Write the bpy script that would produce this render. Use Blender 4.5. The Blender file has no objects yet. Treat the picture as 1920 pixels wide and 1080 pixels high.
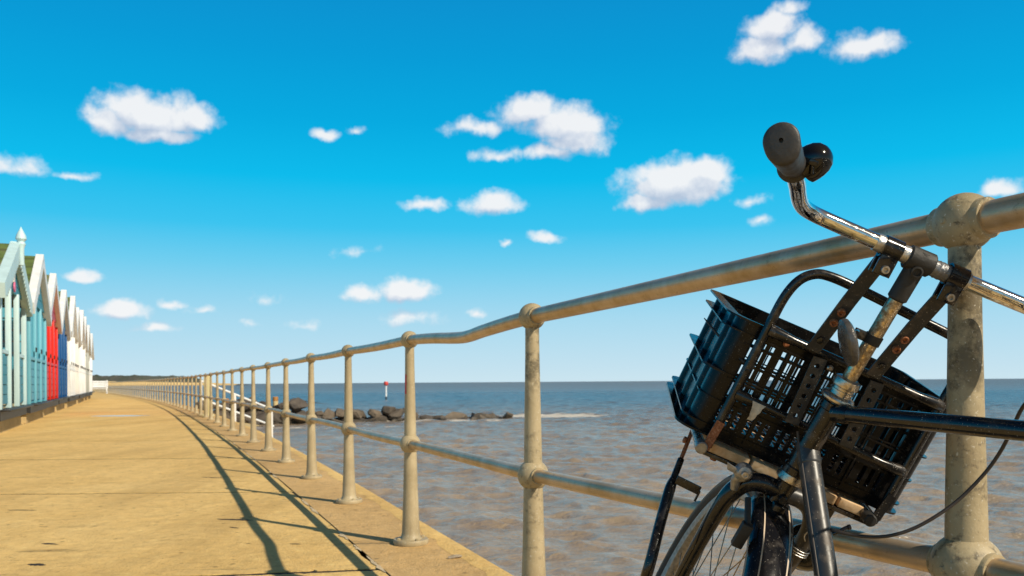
import bpy, bmesh, math, random
import numpy as np
from mathutils import Vector, Matrix
random.seed(7)
SC = bpy.context.scene
COL = SC.collection
PI = math.pi
HC = 0.79                      # height of the eye above the promenade

# ------------------------------------------------------------------ helpers
class MB:
    """collects shapes; build() links them as ONE mesh object"""
    def __init__(s): s.v = []; s.f = []; s.sm = []
    def add(s, vs, fs, smooth=False):
        n = len(s.v); s.v += [tuple(p) for p in vs]
        s.f += [tuple(i + n for i in f) for f in fs]
        s.sm += [smooth] * len(fs) if not isinstance(smooth, list) else smooth
        return s
    def box(s, c, ax, h):
        """centre, three axis vectors, half sizes"""
        c = Vector(c); A = [Vector(a) * k for a, k in zip(ax, h)]
        vs = [c + A[0]*i + A[1]*j + A[2]*k for k in (-1, 1) for j in (-1, 1) for i in (-1, 1)]
        return s.add(vs, [(0,2,3,1),(4,5,7,6),(0,1,5,4),(2,6,7,3),(0,4,6,2),(1,3,7,5)])
    def bbox(s, x0, x1, y0, y1, z0, z1):
        return s.box(((x0+x1)/2,(y0+y1)/2,(z0+z1)/2), ((1,0,0),(0,1,0),(0,0,1)), ((x1-x0)/2,(y1-y0)/2,(z1-z0)/2))
    def bevbox(s, c, ax, h, b):
        bm = bmesh.new(); bmesh.ops.create_cube(bm, size=2)
        for v in bm.verts: v.co = Vector((v.co.x*h[0], v.co.y*h[1], v.co.z*h[2]))
        bmesh.ops.bevel(bm, geom=bm.edges[:], offset=b, segments=2, profile=.5, affect='EDGES')
        A = [Vector(a) for a in ax]; c = Vector(c)
        vs = [c + A[0]*v.co.x + A[1]*v.co.y + A[2]*v.co.z for v in bm.verts]
        s.add(vs, [tuple(v.index for v in f.verts) for f in bm.faces]); bm.free(); return s
    def tube(s, path, r, n=16, caps=True, flat=None):
        P = [Vector(p) for p in path]; R = r if isinstance(r, (list, tuple)) else [r]*len(P)
        T = []
        for i in range(len(P)):
            a = P[max(0, i-1)]; b = P[min(len(P)-1, i+1)]; T.append((b-a).normalized())
        ref = Vector((0,0,1)) if abs(T[0].z) < .9 else Vector((1,0,0))
        N = (ref - T[0]*ref.dot(T[0])).normalized(); vs = []
        for i in range(len(P)):
            N = (N - T[i]*N.dot(T[i])).normalized(); B = T[i].cross(N)
            for k in range(n):
                a = 2*PI*k/n; vs.append(P[i] + (N*math.cos(a) + B*math.sin(a))*R[i])
        fs = [(i*n+k, i*n+(k+1) % n, (i+1)*n+(k+1) % n, (i+1)*n+k) for i in range(len(P)-1) for k in range(n)]
        s.add(vs, fs, True)
        if caps:
            m = len(P)-1
            s.add(vs[:n], [tuple(range(n-1, -1, -1))]); s.add(vs[m*n:], [tuple(range(n))])
        return s
    def lathe(s, o, ax, prof, n=24, smooth=True):
        """profile [(radius, height)] about axis ax through o"""
        ax = Vector(ax).normalized(); o = Vector(o)
        ref = Vector((0,0,1)) if abs(ax.z) < .9 else Vector((1,0,0))
        N = (ref - ax*ref.dot(ax)).normalized(); B = ax.cross(N)
        vs = []
        for (r, h) in prof:
            for k in range(n):
                a = 2*PI*k/n; vs.append(o + ax*h + (N*math.cos(a)+B*math.sin(a))*max(r, 1e-5))
        fs = [(i*n+k, i*n+(k+1) % n, (i+1)*n+(k+1) % n, (i+1)*n+k) for i in range(len(prof)-1) for k in range(n)]
        return s.add(vs, fs, smooth)
    def cyl(s, a, b, r, n=20, bev=0.0):
        a = Vector(a); b = Vector(b); L = (b-a).length
        p = [(0,0),(r-bev,0),(r-bev,0),(r,bev),(r,bev),(r,L-bev),(r,L-bev),(r-bev,L),(r-bev,L),(0,L)]
        return s.lathe(a, b-a, p, n)
    def prism(s, poly, d):
        """3-D polygon extruded by vector d"""
        n = len(poly); d = Vector(d); vs = [Vector(p) for p in poly] + [Vector(p)+d for p in poly]
        return s.add(vs, [tuple(range(n-1,-1,-1)), tuple(range(n, 2*n))] + [(i,(i+1)%n,n+(i+1)%n,n+i) for i in range(n)])
    def build(s, name, mat, parent=None, loc=None, fix=True):
        o0 = root_loc(parent) if loc is None else Vector(loc)
        me = bpy.data.meshes.new(name)
        me.from_pydata([tuple(Vector(v)-o0) for v in s.v], [], s.f)
        me.polygons.foreach_set('use_smooth', s.sm); me.update()
        if fix:
            bm = bmesh.new(); bm.from_mesh(me); bmesh.ops.recalc_face_normals(bm, faces=bm.faces[:]); bm.to_mesh(me); bm.free()
        me.set_sharp_from_angle(angle=math.radians(38))
        me.materials.append(mat)
        o = bpy.data.objects.new(name, me); COL.objects.link(o)
        if parent: o.parent = parent
        else: o.location = o0
        return o

def root_loc(p):
    if p is None: return Vector((0,0,0))
    while p.parent: p = p.parent
    return p.location.copy()
def tag(o, label=None, cat=None, group=None, kind=None):
    for k, v in (('label', label), ('category', cat), ('group', group), ('kind', kind)):
        if v: o[k] = v
    return o
def empty(name, loc, label, cat, group=None):
    o = bpy.data.objects.new(name, None); COL.objects.link(o); o.location = loc; o.empty_display_size = .1
    return tag(o, label, cat, group)
def spline(pts, n=8):
    P = [Vector(p) for p in pts]; P = [P[0]*2-P[1]] + P + [P[-1]*2-P[-2]]; out = []
    for i in range(1, len(P)-2):
        for k in range(n):
            t = k/n; a,b,c,d = P[i-1],P[i],P[i+1],P[i+2]
            out.append(.5*((2*b)+(c-a)*t+(2*a-5*b+4*c-d)*t*t+(3*b-a-3*c+d)*t**3))
    out.append(P[-2]); return out

# ------------------------------------------------------------------ materials
class NT:
    def __init__(s, name):
        s.m = bpy.data.materials.new(name); s.m.use_nodes = True; s.t = s.m.node_tree
        s.b = s.t.nodes['Principled BSDF']
    def n(s, typ, **kw):
        x = s.t.nodes.new(typ)
        for k, v in kw.items():
            if k.startswith('i_'):
                key = k[2:]; key = int(key) if key.isdigit() else key.replace('_', ' ')
                x.inputs[key].default_value = v
            else: setattr(x, k, v)
        return x
    def l(s, a, b): s.t.links.new(a, b)
    def coord(s, scale=(1,1,1), world=True):
        if world:
            g = s.n('ShaderNodeNewGeometry').outputs['Position']
        else: g = s.n('ShaderNodeTexCoord').outputs['Object']
        mp = s.n('ShaderNodeMapping'); mp.inputs['Scale'].default_value = scale; s.l(g, mp.inputs[0]); return mp.outputs[0]
    def noise(s, vec, scale, detail=4, rough=.55, dist=0):
        x = s.n('ShaderNodeTexNoise'); x.inputs['Scale'].default_value = scale; x.inputs['Detail'].default_value = detail
        x.inputs['Roughness'].default_value = rough; x.inputs['Distortion'].default_value = dist
        if vec is not None: s.l(vec, x.inputs['Vector'])
        return x.outputs['Fac']
    def ramp(s, fac, stops, interp='LINEAR'):
        r = s.n('ShaderNodeValToRGB'); cr = r.color_ramp; cr.interpolation = interp
        while len(cr.elements) < len(stops): cr.elements.new(.5)
        for e, (p, c) in zip(cr.elements, stops):
            e.position = p; e.color = (c, c, c, 1) if isinstance(c, (int, float)) else (*c, 1)
        s.l(fac, r.inputs[0]); return r.outputs[0]
    def mix(s, fac, a, b, mode='MIX'):
        x = s.n('ShaderNodeMix', data_type='RGBA', blend_type=mode)
        for v, i in ((fac, 0), (a, 6), (b, 7)):
            if isinstance(v, (int, float)): x.inputs[i].default_value = v
            elif isinstance(v, tuple): x.inputs[i].default_value = (*v, 1)
            else: s.l(v, x.inputs[i])
        return x.outputs[2]
    def math(s, op, a, b=None, clamp=False):
        x = s.n('ShaderNodeMath', operation=op); x.use_clamp = clamp
        for v, i in ((a, 0), (b, 1)):
            if v is None: continue
            if isinstance(v, (int, float)): x.inputs[i].default_value = v
            else: s.l(v, x.inputs[i])
        return x.outputs[0]
    def bump(s, h, strength, dist=.01):
        x = s.n('ShaderNodeBump'); x.inputs['Strength'].default_value = strength; x.inputs['Distance'].default_value = dist
        s.l(h, x.inputs['Height']); s.l(x.outputs[0], s.b.inputs['Normal'])
    def set(s, **kw):
        for k, v in kw.items():
            i = s.b.inputs[k.replace('_', ' ')]
            if isinstance(v, (int, float)): i.default_value = v
            elif isinstance(v, tuple): i.default_value = (*v, 1)
            else: s.l(v, i)
        return s

M = {}
def simple(name, col, rough=.5, metal=0.0, var=.12, scale=30, bump=0.0, spec=.5):
    t = NT(name); c = t.coord()
    f = t.ramp(t.noise(c, scale, 5), [(.3, 0.0), (.7, 1.0)])
    a = tuple(max(0, x*(1-var)) for x in col); b = tuple(min(1, x*(1+var)) for x in col)
    t.set(Base_Color=t.mix(f, a, b), Roughness=t.ramp(f, [(0, max(.02, rough-.06)), (1, min(1, rough+.08))]), Metallic=metal)
    t.b.inputs['Specular IOR Level'].default_value = spec
    if bump: t.bump(t.noise(c, scale*2.5, 4), bump, .004)
    M[name] = t.m; return t.m

def black_paint(name, col, rough, dust, speck):
    t = NT(name); c = t.coord()
    d = t.ramp(t.noise(c, 38, 7, .62), [(.52, 0.0), (.80, 1.0)])
    sp = t.ramp(t.noise(c, 420, 2, .5), [(.68, 0.0), (.73, 1.0)])
    base = t.mix(t.math('MULTIPLY', d, dust), col, (.16,.12,.085))
    base = t.mix(t.math('MULTIPLY', sp, speck), base, (.4,.36,.3))
    t.set(Base_Color=base, Roughness=t.ramp(d, [(0, rough), (1, min(1, rough+.3))]))
    t.bump(t.noise(c, 120, 3), .06, .002)
    if 'crate' in name: t.b.inputs['Specular IOR Level'].default_value = .20
    M[name] = t.m
black_paint('gloss_black_paint', (.007,.007,.009), .13, .25, .6)
black_paint('worn_black_paint', (.010,.009,.009), .20, .6, .8)
black_paint('black_crate_plastic', (.008,.0075,.0075), .20, .15, .3)
black_paint('dusty_black_paint', (.03,.029,.029), .38, 1.0, .9)
simple('black_rubber', (.020,.018,.016), .62, 0, .35, 60, .25)
simple('grip_rubber', (.030,.027,.025), .48, 0, .3, 90, .12)
simple('bell_plastic', (.006,.006,.007), .10, 0, .2, 40)
simple('tyre_rubber', (.050,.040,.032), .75, 0, .35, 45, .4)
simple('tyre_sidewall', (.20,.155,.11), .8, 0, .25, 40, .2)
simple('cable_sheath', (.030,.022,.018), .5, 0, .3, 80)
simple('silver_tape', (.50,.48,.46), .34, .85, .25, 45, .5)
simple('dark_tape', (.16,.16,.165), .38, .4, .3, 45, .5)
simple('steel_bolt', (.42,.39,.36), .35, .9, .3, 250)
simple('grey_alloy', (.30,.29,.28), .4, .75, .35, 120, .1)
simple('red_paint_chip', (.55,.02,.02), .5, 0, .2, 60)
simple('lens_plastic', (.10,.092,.085), .20, .3, .3, 90, .3)
simple('spoke_steel', (.33,.27,.20), .4, .9, .3, 60)

def m_chrome():
    t = NT('bright_chrome'); c = t.coord()
    f = t.ramp(t.noise(c, 90, 7, .7), [(.52, 0.0), (.66, 1.0)])
    t.set(Base_Color=t.mix(f, (.78,.77,.76), (.42,.35,.27)), Metallic=1.0, Roughness=t.ramp(f, [(0, .06), (1, .3)]))
    t.bump(t.noise(c, 60, 3), .04, .003); M['bright_chrome'] = t.m
m_chrome()
simple('aged_chrome', (.50,.44,.36), .27, .9, .3, 160, .1)
def m_rustchrome():
    t = NT('rusty_chrome'); c = t.coord()
    st = t.noise(t.coord((1,1,1)), 70, 8, .72)
    f = t.ramp(st, [(.45, 0.0), (.60, 1.0)])
    g = t.ramp(t.noise(c, 210, 6, .7), [(.5, 0.0), (.64, 1.0)])
    base = t.mix(g, (.56,.46,.32), (.30,.21,.11))
    base = t.mix(f, base, t.mix(g, (.26,.17,.075), (.17,.08,.03)))
    t.set(Base_Color=base, Metallic=t.ramp(f, [(0, .95), (1, .35)]), Roughness=t.ramp(f, [(0, .22), (1, .62)]))
    t.bump(st, .25, .002); M['rusty_chrome'] = t.m
m_rustchrome()
def m_rust():
    t = NT('rusty_bolt'); c = t.coord(); f = t.noise(c, 260, 6, .7)
    t.set(Base_Color=t.ramp(f, [(.3, (.10,.035,.015)), (.55, (.36,.13,.05)), (.75, (.5,.35,.25))]), Roughness=.7, Metallic=.3); M['rusty_bolt'] = t.m
m_rust()
def m_post():
    """beige rail paint: stained, chipped, salt-speckled"""
    for name, dirt in (('post_paint', .22), ('post_paint_dirty', 1.0)):
        t = NT(name); c = t.coord()
        big = t.noise(c, 7, 6, .6)
        base = t.ramp(big, [(.3, (.32,.25,.140)), (.55, (.41,.325,.19)), (.75, (.49,.40,.245))])
        pit = t.ramp(t.noise(c, 48, 9, .72), [(.585-.06*dirt, 0.0), (.64, 1.0)])
        zone = t.ramp(t.noise(c, 5.5, 4), [(.44-.06*dirt, 0.0), (.58, 1.0)])
        if dirt > .5:                      # mottled darker band on the upper shaft, below the top joint
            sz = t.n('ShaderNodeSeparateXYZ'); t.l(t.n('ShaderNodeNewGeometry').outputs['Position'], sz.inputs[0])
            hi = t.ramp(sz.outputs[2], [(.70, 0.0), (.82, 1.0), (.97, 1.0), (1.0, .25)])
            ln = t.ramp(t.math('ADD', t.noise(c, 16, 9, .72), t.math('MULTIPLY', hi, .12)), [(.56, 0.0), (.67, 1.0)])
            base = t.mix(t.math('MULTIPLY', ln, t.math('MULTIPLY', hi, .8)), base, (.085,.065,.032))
        k = t.math('MULTIPLY', pit, t.math('MULTIPLY', zone, dirt*.8))
        base = t.mix(k, base, (.055,.042,.026))
        sp = t.ramp(t.noise(c, 190, 3, .6), [(.63, 0.0), (.68, 1.0)])
        base = t.mix(t.math('MULTIPLY', sp, .7), base, (.66,.6,.48))
        rn = t.ramp(t.noise(t.coord((30,30,2.5)), 2.0, 4), [(.55, 0.0), (.75, 1.0)])
        base = t.mix(t.math('MULTIPLY', rn, .30), base, (.22,.15,.08))
        t.set(Base_Color=base, Roughness=.52); t.bump(t.noise(c, 75, 8, .7), .35, .004); M[name] = t.m
m_post()
def m_rail():
    t = NT('worn_rail_metal'); c = t.coord()
    f = t.noise(c, 9, 7, .65); g = t.noise(c, 120, 5, .65)
    base = t.mix(t.ramp(f, [(.4, 0.0), (.62, 1.0)]), (.57,.43,.29), (.42,.285,.145))
    pit = t.ramp(t.noise(c, 38, 9, .75), [(.60, 0.0), (.68, 1.0)])
    base = t.mix(t.math('MULTIPLY', pit, .6), base, (.10,.07,.04))
    t.set(Base_Color=base, Metallic=.38, Roughness=t.ramp(g, [(.3, .26), (.7, .42)]))
    t.bump(g, .12, .003); M['worn_rail_metal'] = t.m
m_rail()
def m_conc(name, cols, wet=0.0, edge=False):
    t = NT(name); c = t.coord()
    n1 = t.noise(c, .55, 6, .6); n2 = t.noise(c, 5.5, 7, .65); n3 = t.noise(c, 70, 5, .6)
    base = t.ramp(n1, [(.3, cols[0]), (.5, cols[1]), (.7, cols[2])])
    base = t.mix(.55, base, t.ramp(n2, [(.3, tuple(x*.78 for x in cols[1])), (.52, cols[1]), (.72, tuple(min(1, x*1.22) for x in cols[1]))]))
    n4 = t.noise(c, 17, 6, .7); base = t.mix(t.ramp(n4, [(.30, .55), (.47, 0.0)]), base, tuple(x*.62 for x in cols[0])); base = t.mix(t.ramp(n4, [(.55, 0.0), (.72, .45)]), base, tuple(min(1, x*1.3) for x in cols[2]))
    v2 = t.n('ShaderNodeTexVoronoi'); v2.inputs['Scale'].default_value = 13; t.l(c, v2.inputs['Vector'])
    pk = t.math('MULTIPLY', t.ramp(v2.outputs['Distance'], [(.10, 1.0), (.20, 0.0)]), t.ramp(v2.outputs['Color'], [(.62, 0.0), (.66, 1.0)]))
    base = t.mix(t.math('MULTIPLY', pk, .75), base, tuple(x*.30 for x in cols[0]))
    tr = t.noise(t.coord((1.5,.22,1)), 1.0, 6, .62); base = t.mix(t.ramp(tr, [(.36, .40), (.50, 0.0)]), base, tuple(x*.72 for x in cols[0])); base = t.mix(t.ramp(tr, [(.55, 0.0), (.72, .35)]), base, tuple(min(1, x*1.12) for x in cols[2]))
    # shallow scrapes lying across the walkway
    sc = t.ramp(t.noise(t.coord((.9, 6.5, 1)), 1.15, 6, .62), [(.63, 0.0), (.70, 1.0)])
    base = t.mix(t.math('MULTIPLY', sc, .55), base, tuple(x*.45 for x in cols[0]))
    # aggregate
    vo = t.n('ShaderNodeTexVoronoi'); vo.inputs['Scale'].default_value = 62; t.l(c, vo.inputs['Vector'])
    ag = t.ramp(vo.outputs['Distance'], [(.0, 1.0), (.22, 0.0)])
    col = t.ramp(vo.outputs['Color'], [(.2, tuple(x*.32 for x in cols[0])), (.45, cols[1]), (.8, (.72,.58,.38))])
    base = t.mix(t.math('MULTIPLY', ag, .8), base, col)
    pits = t.ramp(t.noise(c, 26, 8, .7), [(.64, 0.0), (.70, 1.0)])
    base = t.mix(t.math('MULTIPLY', pits, .75), base, tuple(x*.35 for x in cols[0]))
    h = t.math('ADD', t.math('MULTIPLY', n2, 1.0), t.math('SUBTRACT', t.math('MULTIPLY', n3, .35), t.math('ADD', t.math('MULTIPLY', pits, .25), t.math('MULTIPLY', sc, .4))))
    t.set(Base_Color=base, Roughness=.86); t.b.inputs['Specular IOR Level'].default_value = .25
    t.bump(h, .8, .025); M[name] = t.m
m_conc('promenade_concrete', [(.58,.355,.115), (.74,.485,.175), (.86,.61,.26)])
m_conc('coping_concrete', [(.47,.29,.115), (.60,.385,.16), (.70,.48,.23)])
m_conc('mortar', [(.52,.40,.24), (.60,.47,.30), (.66,.55,.38)])
simple('joint_dirt', (.030,.021,.013), .95, 0, .4, 25, .3)
m_conc('block_concrete', [(.40,.28,.13), (.50,.36,.17), (.58,.43,.22)])
simple('sand', (.52,.40,.20), .9, 0, .18, .8, .1)
simple('far_sand', (.62,.44,.20), .9, 0, .12, .02)
simple('pebble_stone', (.30,.24,.17), .8, 0, .3, 60, .3)

def m_hut(name, col, plank=0.0, vert=True, rough=.45):
    t = NT(name); c = t.coord()
    f = t.noise(t.coord((3,3,.6)), 2.2, 6, .6)
    base = t.mix(t.ramp(f, [(.3, 0.0), (.7, 1.0)]), tuple(x*.86 for x in col), tuple(min(1, x*1.08) for x in col))
    t.set(Base_Color=base, Roughness=rough); M[name] = t.m; return t.m
for nm, cl in dict(mint_paint=(.52,.70,.73), teal_paint=(.022,.23,.32), sky_paint=(.095,.38,.50), pale_sky_paint=(.16,.45,.56),
        white_paint=(.80,.81,.82), red_paint=(.68,.018,.006), deep_red_paint=(.46,.02,.03), blue_paint=(.005,.085,.27), dark_blue_paint=(.03,.14,.25),
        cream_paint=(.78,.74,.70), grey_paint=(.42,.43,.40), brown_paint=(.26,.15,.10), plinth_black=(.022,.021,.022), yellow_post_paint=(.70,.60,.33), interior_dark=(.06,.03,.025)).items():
    m_hut(nm, cl)
def m_felt():
    t = NT('mossy_roof_felt'); c = t.coord()
    a = t.noise(c, 2.2, 7, .65); w = t.n('ShaderNodeTexWave'); w.wave_type='BANDS'; w.bands_direction='Z'
    w.inputs['Scale'].default_value = 1.4; w.inputs['Distortion'].default_value = .6; t.l(c, w.inputs['Vector'])
    base = t.ramp(a, [(.3, (.055,.075,.02)), (.5, (.105,.155,.035)), (.7, (.17,.15,.07))])
    base = t.mix(t.ramp(w.outputs['Fac'], [(0, .55), (.25, 0.0)]), base, (.03,.03,.015))
    t.set(Base_Color=base, Roughness=.9); t.bump(a, .4, .03); M['mossy_roof_felt'] = t.m
m_felt()
def m_pine():
    t = NT('pine_plank'); c = t.coord((1,1,1), True)
    f = t.noise(t.coord((60,8,60)), 1.3, 5, .6, .6); g = t.noise(c, 18, 5)
    base = t.mix(t.ramp(f, [(.35, 0.0), (.65, 1.0)]), (.50,.30,.14), (.68,.47,.27))
    base = t.mix(t.ramp(g, [(.5, 0.0), (.75, .5)]), base, (.25,.13,.06))
    t.set(Base_Color=base, Roughness=.7); t.bump(f, .2, .002); M['pine_plank'] = t.m
m_pine()
def m_rock():
    t = NT('groyne_rock'); c = t.coord()
    oi = t.n('ShaderNodeObjectInfo').outputs['Random']
    f = t.noise(c, 1.6, 8, .65)
    base = t.ramp(f, [(.3, (.02,.017,.014)), (.5, (.062,.050,.040)), (.72, (.19,.15,.11))])
    base = t.mix(.55, base, t.ramp(oi, [(0, (.05,.037,.03)), (.4, (.12,.10,.085)), (.75, (.15,.115,.08)), (1, (.27,.21,.15))]))
    z = t.n('ShaderNodeSeparateXYZ'); t.l(t.n('ShaderNodeNewGeometry').outputs['Position'], z.inputs[0])
    wet = t.ramp(t.math('ADD', t.math('MULTIPLY', z.outputs[2], .9), 2.15), [(.0, 1.0), (.55, 0.0)])
    base = t.mix(t.math('MULTIPLY', wet, .8), base, (.018,.017,.010))
    t.set(Base_Color=base, Roughness=t.ramp(wet, [(0, .85), (1, .35)])); t.bump(f, .8, .12); M['groyne_rock'] = t.m
m_rock()
def m_wood():
    t = NT('far_woodland'); c = t.coord()
    f = t.noise(c, .05, 6, .7)
    t.set(Base_Color=t.ramp(f, [(.3, (.035,.055,.035)), (.5, (.07,.075,.055)), (.7, (.12,.10,.085))]), Roughness=.95); M['far_woodland'] = t.m
m_wood()
simple('far_cliff', (.33,.24,.20), .95, 0, .25, .03)
simple('rusty_timber', (.42,.19,.05), .85, 0, .5, 6)
simple('pale_timber', (.55,.43,.22), .8, 0, .3, 6)
simple('marker_red', (.60,.06,.05), .6, 0, .15, 2)
CLOUDS =  [(-22.77, 16.25, 3.8, 1.58, 1.0), (-25.31, 15.57, 1.81, 1.08, 0.8), (-20.29, 16.28, 1.89, 1.11, 0.8), (-22.63, 15.19, 2.9, 0.68, 0.8), (1.55, 17.48, 2.79, 1.3, 0.85), (3.69, 16.68, 3.38, 1.57, 0.95), (4.57, 15.67, 2.67, 1.32, 0.85), (-2.39, 16.51, 2.57, 0.66, 0.55), (-0.79, 14.92, 1.97, 0.67, 0.55), (2.61, 14.89, 2.14, 0.73, 0.6), (11.05, 12.76, 4.3, 1.87, 1.0), (12.94, 13.16, 2.45, 1.39, 0.9), (8.96, 11.67, 2.17, 0.95, 0.8), (17.17, 21.54, 2.16, 1.3, 0.85), (16.51, 20.32, 2.37, 1.09, 0.8), (18.79, 20.67, 1.6, 1.04, 0.6), (22.7, 19.87, 2.5, 1.11, 0.85), (18.16, 22.51, 1.29, 0.64, 0.5), (-1.28, 11.7, 2.43, 1.03, 0.8), (-5.74, 11.74, 1.63, 0.61, 0.6), (-12.34, 15.87, 1.09, 0.49, 0.65), (-10.23, 16.03, 0.69, 0.36, 0.4), (-29.77, 12.43, 1.78, 0.77, 0.55), (-27.34, 12.42, 1.47, 0.36, 0.42), (-6.91, 6.18, 2.26, 1.05, 0.85), (-9.89, 5.84, 1.53, 0.84, 0.8), (-6.74, 4.24, 2.47, 0.78, 0.42), (2.28, 9.49, 1.43, 0.49, 0.6), (-0.3, 9.2, 0.5, 0.31, 0.5), (15.72, 11.4, 1.39, 0.6, 0.42), (30.1, 10.84, 1.45, 0.6, 0.6), (16.27, 10.04, 0.86, 0.33, 0.28), (-26.81, 6.48, 1.31, 0.6, 0.75), (-24.56, 4.52, 1.72, 0.71, 0.75), (-21.62, 4.9, 0.99, 0.4, 0.5), (-19.74, 4.61, 1.33, 0.47, 0.5), (-22.7, 3.42, 1.89, 0.4, 0.45), (-17.0, 3.61, 0.65, 0.31, 0.4), (-13.5, 3.89, 1.22, 0.49, 0.32), (-2.47, 4.59, 0.71, 0.36, 0.35), (-16.01, 5.3, 0.99, 0.48, 0.25), (-10.22, 8.68, 1.39, 0.41, 0.22)]
SKY_STOPS =  [(0.0013, (203, 229, 240)), (0.0156, (196, 226, 240)), (0.0692, (168, 218, 240)), (0.1283, (112, 206, 240)), (0.169, (58, 196, 240)), (0.2205, (8, 188, 237)), (0.2817, (2, 170, 225)), (0.3458, (4, 156, 216)), (0.4019, (8, 146, 209)), (0.52, (8, 105, 165)), (0.72, (14, 62, 100)), (1.0, (14, 50, 80))]
# ------------------------------------------------------------------ the line of the walkway
_SL = [(-30,.405),(0,.405),(6,.40),(12,.425),(19,.44),(30,.475),(48,.52),(77,.545),(150,.56),(400,.58)]
def slope(Y):
    for (a, sa), (b, sb) in zip(_SL, _SL[1:]):
        if Y <= b: return sa + (sb-sa)*(Y-a)/(b-a)
    return _SL[-1][1]
_tab = {}
def _mk():
    x = -.501; y = 4.185; st = .05
    ys = [y]; xs = [x]
    while y < 300: x -= slope(y+st/2)*st; y += st; ys.append(y); xs.append(x)
    x = -.501; y = 4.185; yb = []; xb = []
    while y > -25: x += slope(y-st/2)*st; y -= st; yb.append(y); xb.append(x)
    return np.array(yb[::-1]+ys), np.array(xb[::-1]+xs)
_RY, _RX = _mk()
def railX(Y): return float(np.interp(Y, _RY, _RX))
def edge_off(Y): return min(.50, max(.22, .27 + .021*(Y-3.5)))

# ------------------------------------------------------------------ sea
SEA = -2.2
def make_sea():
    az = np.radians(np.concatenate([np.linspace(-100, -44, 70)[:-1], np.linspace(-44, 54, 760), np.linspace(54, 178, 150)[1:]])); na = len(az)
    r = np.concatenate([np.geomspace(2.5, 9, 60)[:-1], np.geomspace(9, 260, 1250), np.geomspace(272, 60000, 70)])
    R, A = np.meshgrid(r, az, indexing='ij')
    X = R*np.sin(A); Y = R*np.cos(A)
    rng = np.random.default_rng(5)
    Z = np.zeros_like(X); DX = np.zeros_like(X); DY = np.zeros_like(X)
    dr = R*np.log(260/9)/1250
    dr = np.maximum(dr, .6*R*np.gradient(az)[None, :])
    for i in range(104):
        lam = float(np.exp(rng.uniform(np.log(.30), np.log(5.0))))
        th = math.radians(250 + rng.normal(0, 42))          # running in towards the wall
        kx, ky = math.cos(th)*2*PI/lam, math.sin(th)*2*PI/lam
        amp = .0068*lam**.62*rng.uniform(.5, 1.3)
        ph = rng.uniform(0, 2*PI)
        fade = np.clip(1.5 - dr*3.2/lam, 0, 1)
        # groups of waves: slow modulation
        mod = .65+.35*np.sin(X*rng.uniform(.02,.09)+Y*rng.uniform(-.09,.09)+rng.uniform(0,6))
        p = kx*X+ky*Y+ph
        Z += amp*fade*mod*np.cos(p); s = amp*fade*mod*np.sin(p)*.8
        DX -= s*math.cos(th); DY -= s*math.sin(th)
    V = np.stack([X+DX, Y+DY, SEA+Z], -1).reshape(-1, 3)
    nr = len(r)
    i, j = np.meshgrid(np.arange(nr-1), np.arange(na-1), indexing='ij')
    q = np.stack([i*na+j, i*na+j+1, (i+1)*na+j+1, (i+1)*na+j], -1).reshape(-1, 4)[:, ::-1]
    me = bpy.data.meshes.new('sea')
    me.vertices.add(len(V)); me.vertices.foreach_set('co', V.astype(np.float32).ravel())
    me.loops.add(q.size); me.loops.foreach_set('vertex_index', q.astype(np.int32).ravel())
    me.polygons.add(len(q)); me.polygons.foreach_set('loop_start', np.arange(0, q.size, 4, dtype=np.int32))
    me.polygons.foreach_set('use_smooth', np.ones(len(q), bool)); me.update(); me.validate()
    if me.polygons[0].normal.z < 0: me.flip_normals()
    o = bpy.data.objects.new('sea', me); COL.objects.link(o); tag(o, kind='structure')
    t = NT('silty_sea_water'); g = t.n('ShaderNodeNewGeometry').outputs['Position']
    sep = t.n('ShaderNodeSeparateXYZ'); t.l(g, sep.inputs[0])
    ln = t.n('ShaderNodeVectorMath', operation='LENGTH'); t.l(g, ln.inputs[0]); dist = ln.outputs['Value']
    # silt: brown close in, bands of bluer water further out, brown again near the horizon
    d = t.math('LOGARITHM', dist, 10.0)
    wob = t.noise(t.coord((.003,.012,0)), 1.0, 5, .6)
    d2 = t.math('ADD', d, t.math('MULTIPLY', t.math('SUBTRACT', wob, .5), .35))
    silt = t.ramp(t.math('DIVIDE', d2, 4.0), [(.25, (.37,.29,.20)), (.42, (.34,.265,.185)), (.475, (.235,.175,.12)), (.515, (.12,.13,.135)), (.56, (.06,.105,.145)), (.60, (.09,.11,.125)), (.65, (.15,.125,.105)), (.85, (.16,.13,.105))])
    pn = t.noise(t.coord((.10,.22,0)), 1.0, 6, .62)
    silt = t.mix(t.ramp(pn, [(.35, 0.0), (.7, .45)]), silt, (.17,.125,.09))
    # foam: behind the groyne head and in rags along the wall
    fo = t.noise(t.coord((.35,1.1,0)), 1.0, 10, .68)
    def blob(cx, cy, rx, ry):
        mp = t.n('ShaderNodeMapping'); mp.inputs['Location'].default_value = (-cx/rx, -cy/ry, 0); mp.inputs['Scale'].default_value = (1/rx, 1/ry, 0)
        t.l(g, mp.inputs[0]); L = t.n('ShaderNodeVectorMath', operation='LENGTH'); t.l(mp.outputs[0], L.inputs[0])
        return t.math('SUBTRACT', 1.0, L.outputs['Value'], True)
    m1 = t.math('ADD', t.math('MULTIPLY', blob(3.5, 75, 6.5, 5.5), .62), t.math('MULTIPLY', blob(-9, 67.0, 13, 2.4), .42))
    m1 = t.math('ADD', m1, t.math('MULTIPLY', blob(-14, 58, 9, 5), .18))
    wall = t.math('ADD', sep.outputs[0], t.math('MULTIPLY', sep.outputs[1], .43))
    m2 = t.ramp(t.math('DIVIDE', wall, 12.0, True), [(0, .18), (.30, .11), (.6, .05), (1, .045)])
    fz = t.ramp(t.math('ADD', fo, t.math('ADD', m1, m2)), [(.69, 0.0), (.80, 1.0)])
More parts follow.
